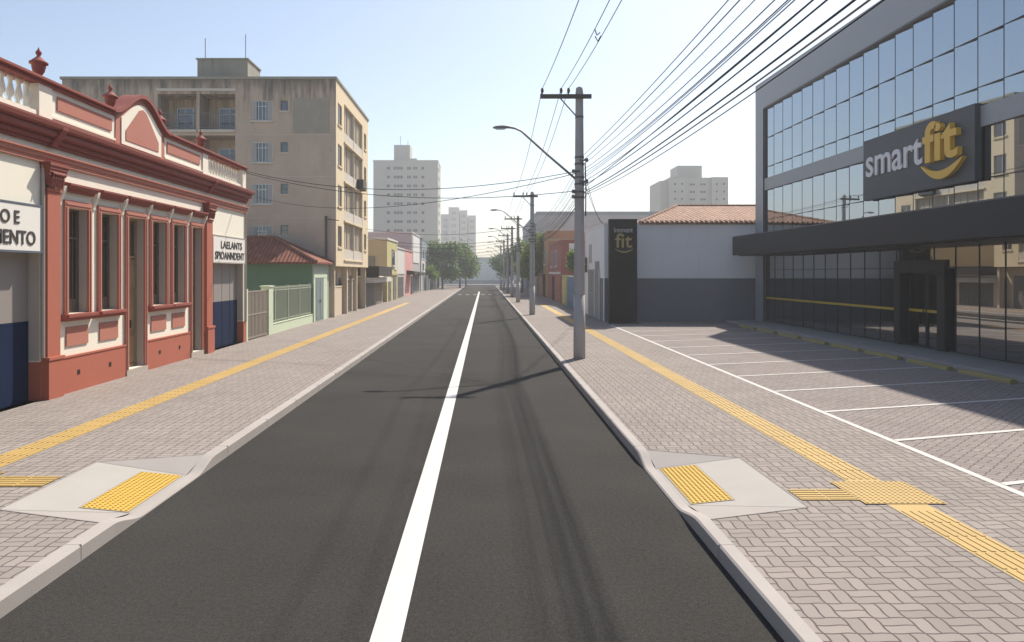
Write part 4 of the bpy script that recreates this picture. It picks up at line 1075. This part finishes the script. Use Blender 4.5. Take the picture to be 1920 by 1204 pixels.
for z, s in ((5.72, -1), (5.12, -1), (4.96, -1), (5.42, 1), (6.05, 1)): MB().tube([(x, y - .14, z), (x + s * .24, y - .16, z)], .03, 8).tube([(x + s * .2, y - .16, z - .05), (x + s * .2, y - .16, z + .05)], .045, 10).build('cable_bracket', m['alu_dark'], PL)
MB().tube([(x + .17, y - .03, 6.0), (x + .19, y - .04, 5.2), (x + .185, y - .02, 4.4)], .02, 6).build('riser_cable', m['cable'], PL)
for i, yy in enumerate(PYS):
    o = PL if i == 0 else copy_tree(PL)
    o.location = (PXW + (.1 if i else 0), yy, ZS)
    o['label'] = {0: 'tall concrete utility pole nearest the viewer, with crossarm and long streetlight arm'}.get(i, PN[i] + ' concrete utility pole down the right kerb, with crossarm and streetlight')
    if i: o.scale = (1, 1, .93)

# ------------------------------------------------------------------ cables
def zfac(i): return 1.0 if i == 0 else .93
def along(name, label, dx_, z, midz, r, mat, group, ndown=6, front_x=None):
    """cable strung from before the camera along the poles"""
    mb = MB(); ends = []
    sag0 = max(.05, (z - midz))
    P0 = Vector((PXW + dx_, PYS[0] - .16, z)); front = Vector((PXW + dx_ if front_x is None else front_x, -2.0, z))
    pts = wirepts(front, P0, sag0, 26)
    for i in range(ndown):
        a = Vector((PXW + dx_ + (.1 if i else 0), PYS[i] - .16, ZS + (z - ZS) * zfac(i))); b = Vector((PXW + dx_ + .1, PYS[i + 1] - .16, ZS + (z - ZS) * .93))
        pts += wirepts(a, b, .45 * ((PYS[i + 1] - PYS[i]) / 22) ** 2, 10)[1:]
    mb.tube(pts, r, 6)
    return tag(mb.build(name, m[mat], None, True), label, 'cable', group)
g1_ = 'power lines on the pole crossarms'
for dx_, lab in ((-1.12, 'leftmost'), (-.56, 'middle'), (-.34, 'rightmost')):
    along('power_line', lab + ' of the three thin power lines on the pole crossarms', dx_, 8.17, 7.62, .009, 'cable', g1_)
# spacer hanging on two of them near the top edge of the picture
SP = thing('line_spacer', (2.4, 15.5, 7.7), 'small dark line spacer clipped on the power lines above the street', 'spacer')
MB().tube([(2.28, 15.4, 7.73), (2.33, 15.45, 7.62), (2.40, 15.5, 7.69)], .012, 6).build('clamp', m['cable'], SP)
MB().tube([(2.36, 15.9, 7.74), (2.41, 15.85, 7.62), (2.47, 15.8, 7.72)], .012, 6).build('clamp', m['cable'], SP)
LOW = [(.05, 6.15, 5.93, .007, 'cable'), (.12, 6.06, 5.86, .008, 'cable'), (.12, 5.78, 5.47, .007, 'cable'), (.18, 5.72, 5.40, .007, 'cable'),
       (.10, 5.52, 5.27, .007, 'cable_grey'), (.20, 5.30, 5.22, .009, 'cable'), (.16, 5.44, 5.17, .008, 'cable'), (.14, 5.32, 5.05, .009, 'cable'),
       (.08, 5.90, 5.64, .006, 'cable'), (.16, 5.62, 5.36, .006, 'cable_grey'),
       (.18, 5.14, 4.90, .0115, 'cable'), (.25, 5.12, 4.86, .0105, 'cable_grey'), (.10, 5.00, 4.66, .007, 'cable')]
LOW.sort(key=lambda q: -q[1])
for i, (dx_, z, mz, r, mt) in enumerate(LOW):
    s = 'thick ' if r > .0102 else 'thin '
    c = 'grey' if mt == 'cable_grey' else 'black'
    along('telephone_cable', s + c + ' street cable on the poles, ' + ordn(i) + ' of thirteen counted down from the top', dx_, z, mz, r, mt, 'cables slung low between the poles')
def cross(label, a, b, sag, r=.011):
    return tag(MB().tube(wirepts(a, b, sag, 24), r, 6).build('crossing_cable', m['cable'], None, True), label, 'cable', 'cables crossing the street')
cross('upper cable crossing from the nearest pole to the cream and terracotta house corner', (2.72, 22.2, 5.72), (-8.95, 27.7, 6.5), .62)
cross('lower cable crossing from the nearest pole to the cream and terracotta house corner', (2.72, 22.2, 5.14), (-8.95, 27.72, 6.44), .52)
cross('cable crossing from the nearest pole to the apartment block front', (2.72, 22.2, 5.66), (-13.2, 42.85, 7.1), .85)
for i in range(1, 6):
    yy = PYS[i]
    cross('upper cable crossing the street at the ' + PN[i] + ' pole', (PXW, yy, 5.6), (-8.6, yy + 8, 5.9 if i != 2 else 5.4), .5, .014)
    cross('lower cable crossing the street at the ' + PN[i] + ' pole', (PXW, yy, 5.0), (-8.6, yy + 8.3, 5.3 if i != 2 else 5.0), .55, .014)
for k in (0, 1):
    cross(('left' if k == 0 else 'right') + ' drop cable from the nearest pole to the white building', (3.0, 22.3, 5.7 - .3 * k), (6.3 + .15 * k, 39.5, 5.3), .35, .009)

# ------------------------------------------------------------------ trees
def tree(name, loc, blobs, n, leafm, trunk, label, cat='tree', size=.34, seed=1, group=None, tr=.14):
    rg = random.Random(seed); o = thing(name, loc, label, cat, group); L = Vector(loc)
    mb = MB(); top = L + Vector((0, 0, trunk))
    mb.tube([L - Vector((0, 0, .1)), L + Vector((.05, 0, trunk * .5)), top], [tr * 1.3, tr, tr * .8], 9)
    for (bx, by, bz_, rx_, ry_, rz_) in blobs[:7]:
        c = L + Vector((bx, by, bz_)); mb.tube([top, top.lerp(c, .5) + Vector((0, 0, .15)), c], [tr * .6, tr * .35, tr * .12], 6)
    mb.build('trunk', m['bark'], o, True)
    vol = [b[3] * b[4] * b[5] for b in blobs]; tot = sum(vol); mb = MB()
    for b, v in zip(blobs, vol):
        for _ in range(int(n * v / tot)):
            d = Vector((rg.gauss(0, 1), rg.gauss(0, 1), rg.gauss(0, 1))).normalized() * (rg.random() ** .38) * (1 + .18 * rg.gauss(0, 1))
            p = L + Vector((b[0] + d.x * b[3], b[1] + d.y * b[4], b[2] + d.z * b[5]))
            s = size * rg.uniform(.5, 1.15)
            a = Vector((rg.gauss(0, 1), rg.gauss(0, 1), rg.gauss(0, .6))).normalized(); c = a.cross(Vector((rg.gauss(0, 1), rg.gauss(0, 1), rg.gauss(0, 1)))).normalized()
            mb.poly([p - a * s * .5, p + c * s * .3, p + a * s * .5, p - c * s * .3])
    mb.build('crown', leafm, o); return o
def blobs(rg, w, zc, h, n):
    out = []
    for i in range(n):
        a = rg.random() * 6.28; rr = w * .55 * math.sqrt(rg.random())
        out.append((math.cos(a) * rr, math.sin(a) * rr, zc + rg.uniform(-.32, .34) * h, w * rg.uniform(.28, .46), w * rg.uniform(.28, .46), h * rg.uniform(.16, .28)))
    return out
rg = random.Random(11)
tg = 'street trees far down the left side'
for i, (x, y, w, zc, h, n, mt, lab) in enumerate((
        (-6.8, 121, 3.7, 4.6, 6.4, 4200, 'leaf', 'large dark green tree in front of the left far trees'),
        (-4.3, 131, 4.0, 4.4, 6.4, 4200, 'leaf2', 'rounded mid green tree closest to the road on the far left'),
        (-8.0, 129, 3.8, 5.6, 5.6, 3200, 'leaf3', 'lighter green tree rising highest behind the far left shrubs'),
        (-3.6, 145, 3.4, 4.2, 5.6, 2600, 'leaf', 'dark tree at the far left end of the street'))):
    tree('street_tree', (x, y, ZS), blobs(rg, w, zc, h, 11), n, m[mt], zc - h * .38, lab, size=.50, seed=20 + i, group=tg)
for i, (y, w, lab) in enumerate(((111.5, 1.3, 'leafy shrub spilling over the sheet fence, nearer one'), (116.0, 1.5, 'leafy shrub spilling over the sheet fence, farther one'))):
    tree('overhanging_shrub', (-8.0, y, ZS), blobs(rg, w, 2.5, 2.2, 8), 1300, m['leaf2'], 1.6, lab, 'shrub', .32, 40 + i, 'shrubs over the left sheet fence', .06)
tg = 'street trees down the right side'
for i, (x, y, w, zc, h, n, mt, lab) in enumerate((
        (5.35, 84, 2.9, 4.4, 5.4, 5200, 'leaf3', 'bright leafy tree behind the second and third poles'),
        (4.9, 97, 2.9, 4.2, 5.0, 3200, 'leaf2', 'mid green tree behind the bright leafy one on the right'),
        (4.3, 118, 3.0, 4.0, 5.0, 2600, 'leaf', 'dark tree beside the far right kerb'),
        (3.6, 140, 3.2, 3.7, 5.0, 2600, 'leaf', 'darkest small tree at the far right end of the street'))):
    tree('street_tree', (x, y, ZS), blobs(rg, w, zc, h, 10), n, m[mt], zc - h * .36, lab, size=.44, seed=60 + i, group=tg)
tree('garden_tree', (7.4, 60.5, ZS), blobs(rg, 1.15, 3.55, 1.9, 8), 2600, m['leaf2'], 2.6, 'small round tree behind the yellow and blue walls on the right', size=.20, seed=80, tr=.08)

# ------------------------------------------------------------------ sky, sun, haze, camera
SUN = Vector((.43, .75, 1.0)).normalized()
el = math.asin(SUN.z); az = math.atan2(SUN.x, SUN.y)
w = bpy.data.worlds.new('World'); SC.world = w; w.use_nodes = True
nt = w.node_tree; bg = nt.nodes['Background']
sky = nt.nodes.new('ShaderNodeTexSky'); sky.sky_type = 'NISHITA'; sky.sun_disc = False
sky.sun_elevation = el; sky.sun_rotation = az; sky.air_density = 1.0; sky.dust_density = 1.6; sky.ozone_density = .55; sky.altitude = 200
nt.links.new(sky.outputs[0], bg.inputs[0]); bg.inputs[1].default_value = .112
ld = bpy.data.lights.new('sun', 'SUN'); ld.energy = 5.0; ld.angle = R(1.0); ld.color = (1, .92, .80)
lo = bpy.data.objects.new('sun', ld); COL.objects.link(lo); lo.rotation_euler = SUN.to_track_quat('Z', 'Y').to_euler(); lo.location = SUN * 100

hm = bpy.data.materials.new('haze_air'); hm.use_nodes = True; ht = hm.node_tree; ht.nodes.clear()
ho = ht.nodes.new('ShaderNodeOutputMaterial'); pv = ht.nodes.new('ShaderNodeVolumePrincipled')
pv.inputs['Color'].default_value = (.93, .95, .97, 1); pv.inputs['Density'].default_value = .0012; pv.inputs['Anisotropy'].default_value = .25
ht.links.new(pv.outputs[0], ho.inputs['Volume'])
hz = MB().box(-640, 640, -110, 660, -1.03, 48).build('haze', hm); hz['kind'] = 'stuff'

cd = bpy.data.cameras.new('camera'); cam = bpy.data.objects.new('camera', cd); COL.objects.link(cam)
cam.location = (0, 0, CAMZ); cam.rotation_euler = (R(90), 0, 0)
cd.sensor_width = 36; cd.lens = F_PX / 1920 * 36
cd.shift_x = (960 - VPX) / 1920; cd.shift_y = -(602 - VPY) / 1920
cd.clip_start = .1; cd.clip_end = 3000
SC.camera = cam
SC.view_settings.view_transform = 'Standard'; SC.view_settings.look = 'None'
SC.view_settings.exposure = 0.52; SC.view_settings.gamma = 1.0
SC.render.engine = 'CYCLES'
cy = SC.cycles
cy.use_denoising = True
cy.max_bounces = 8; cy.diffuse_bounces = 3; cy.glossy_bounces = 4; cy.volume_bounces = 0
cy.caustics_reflective = False; cy.caustics_refractive = False
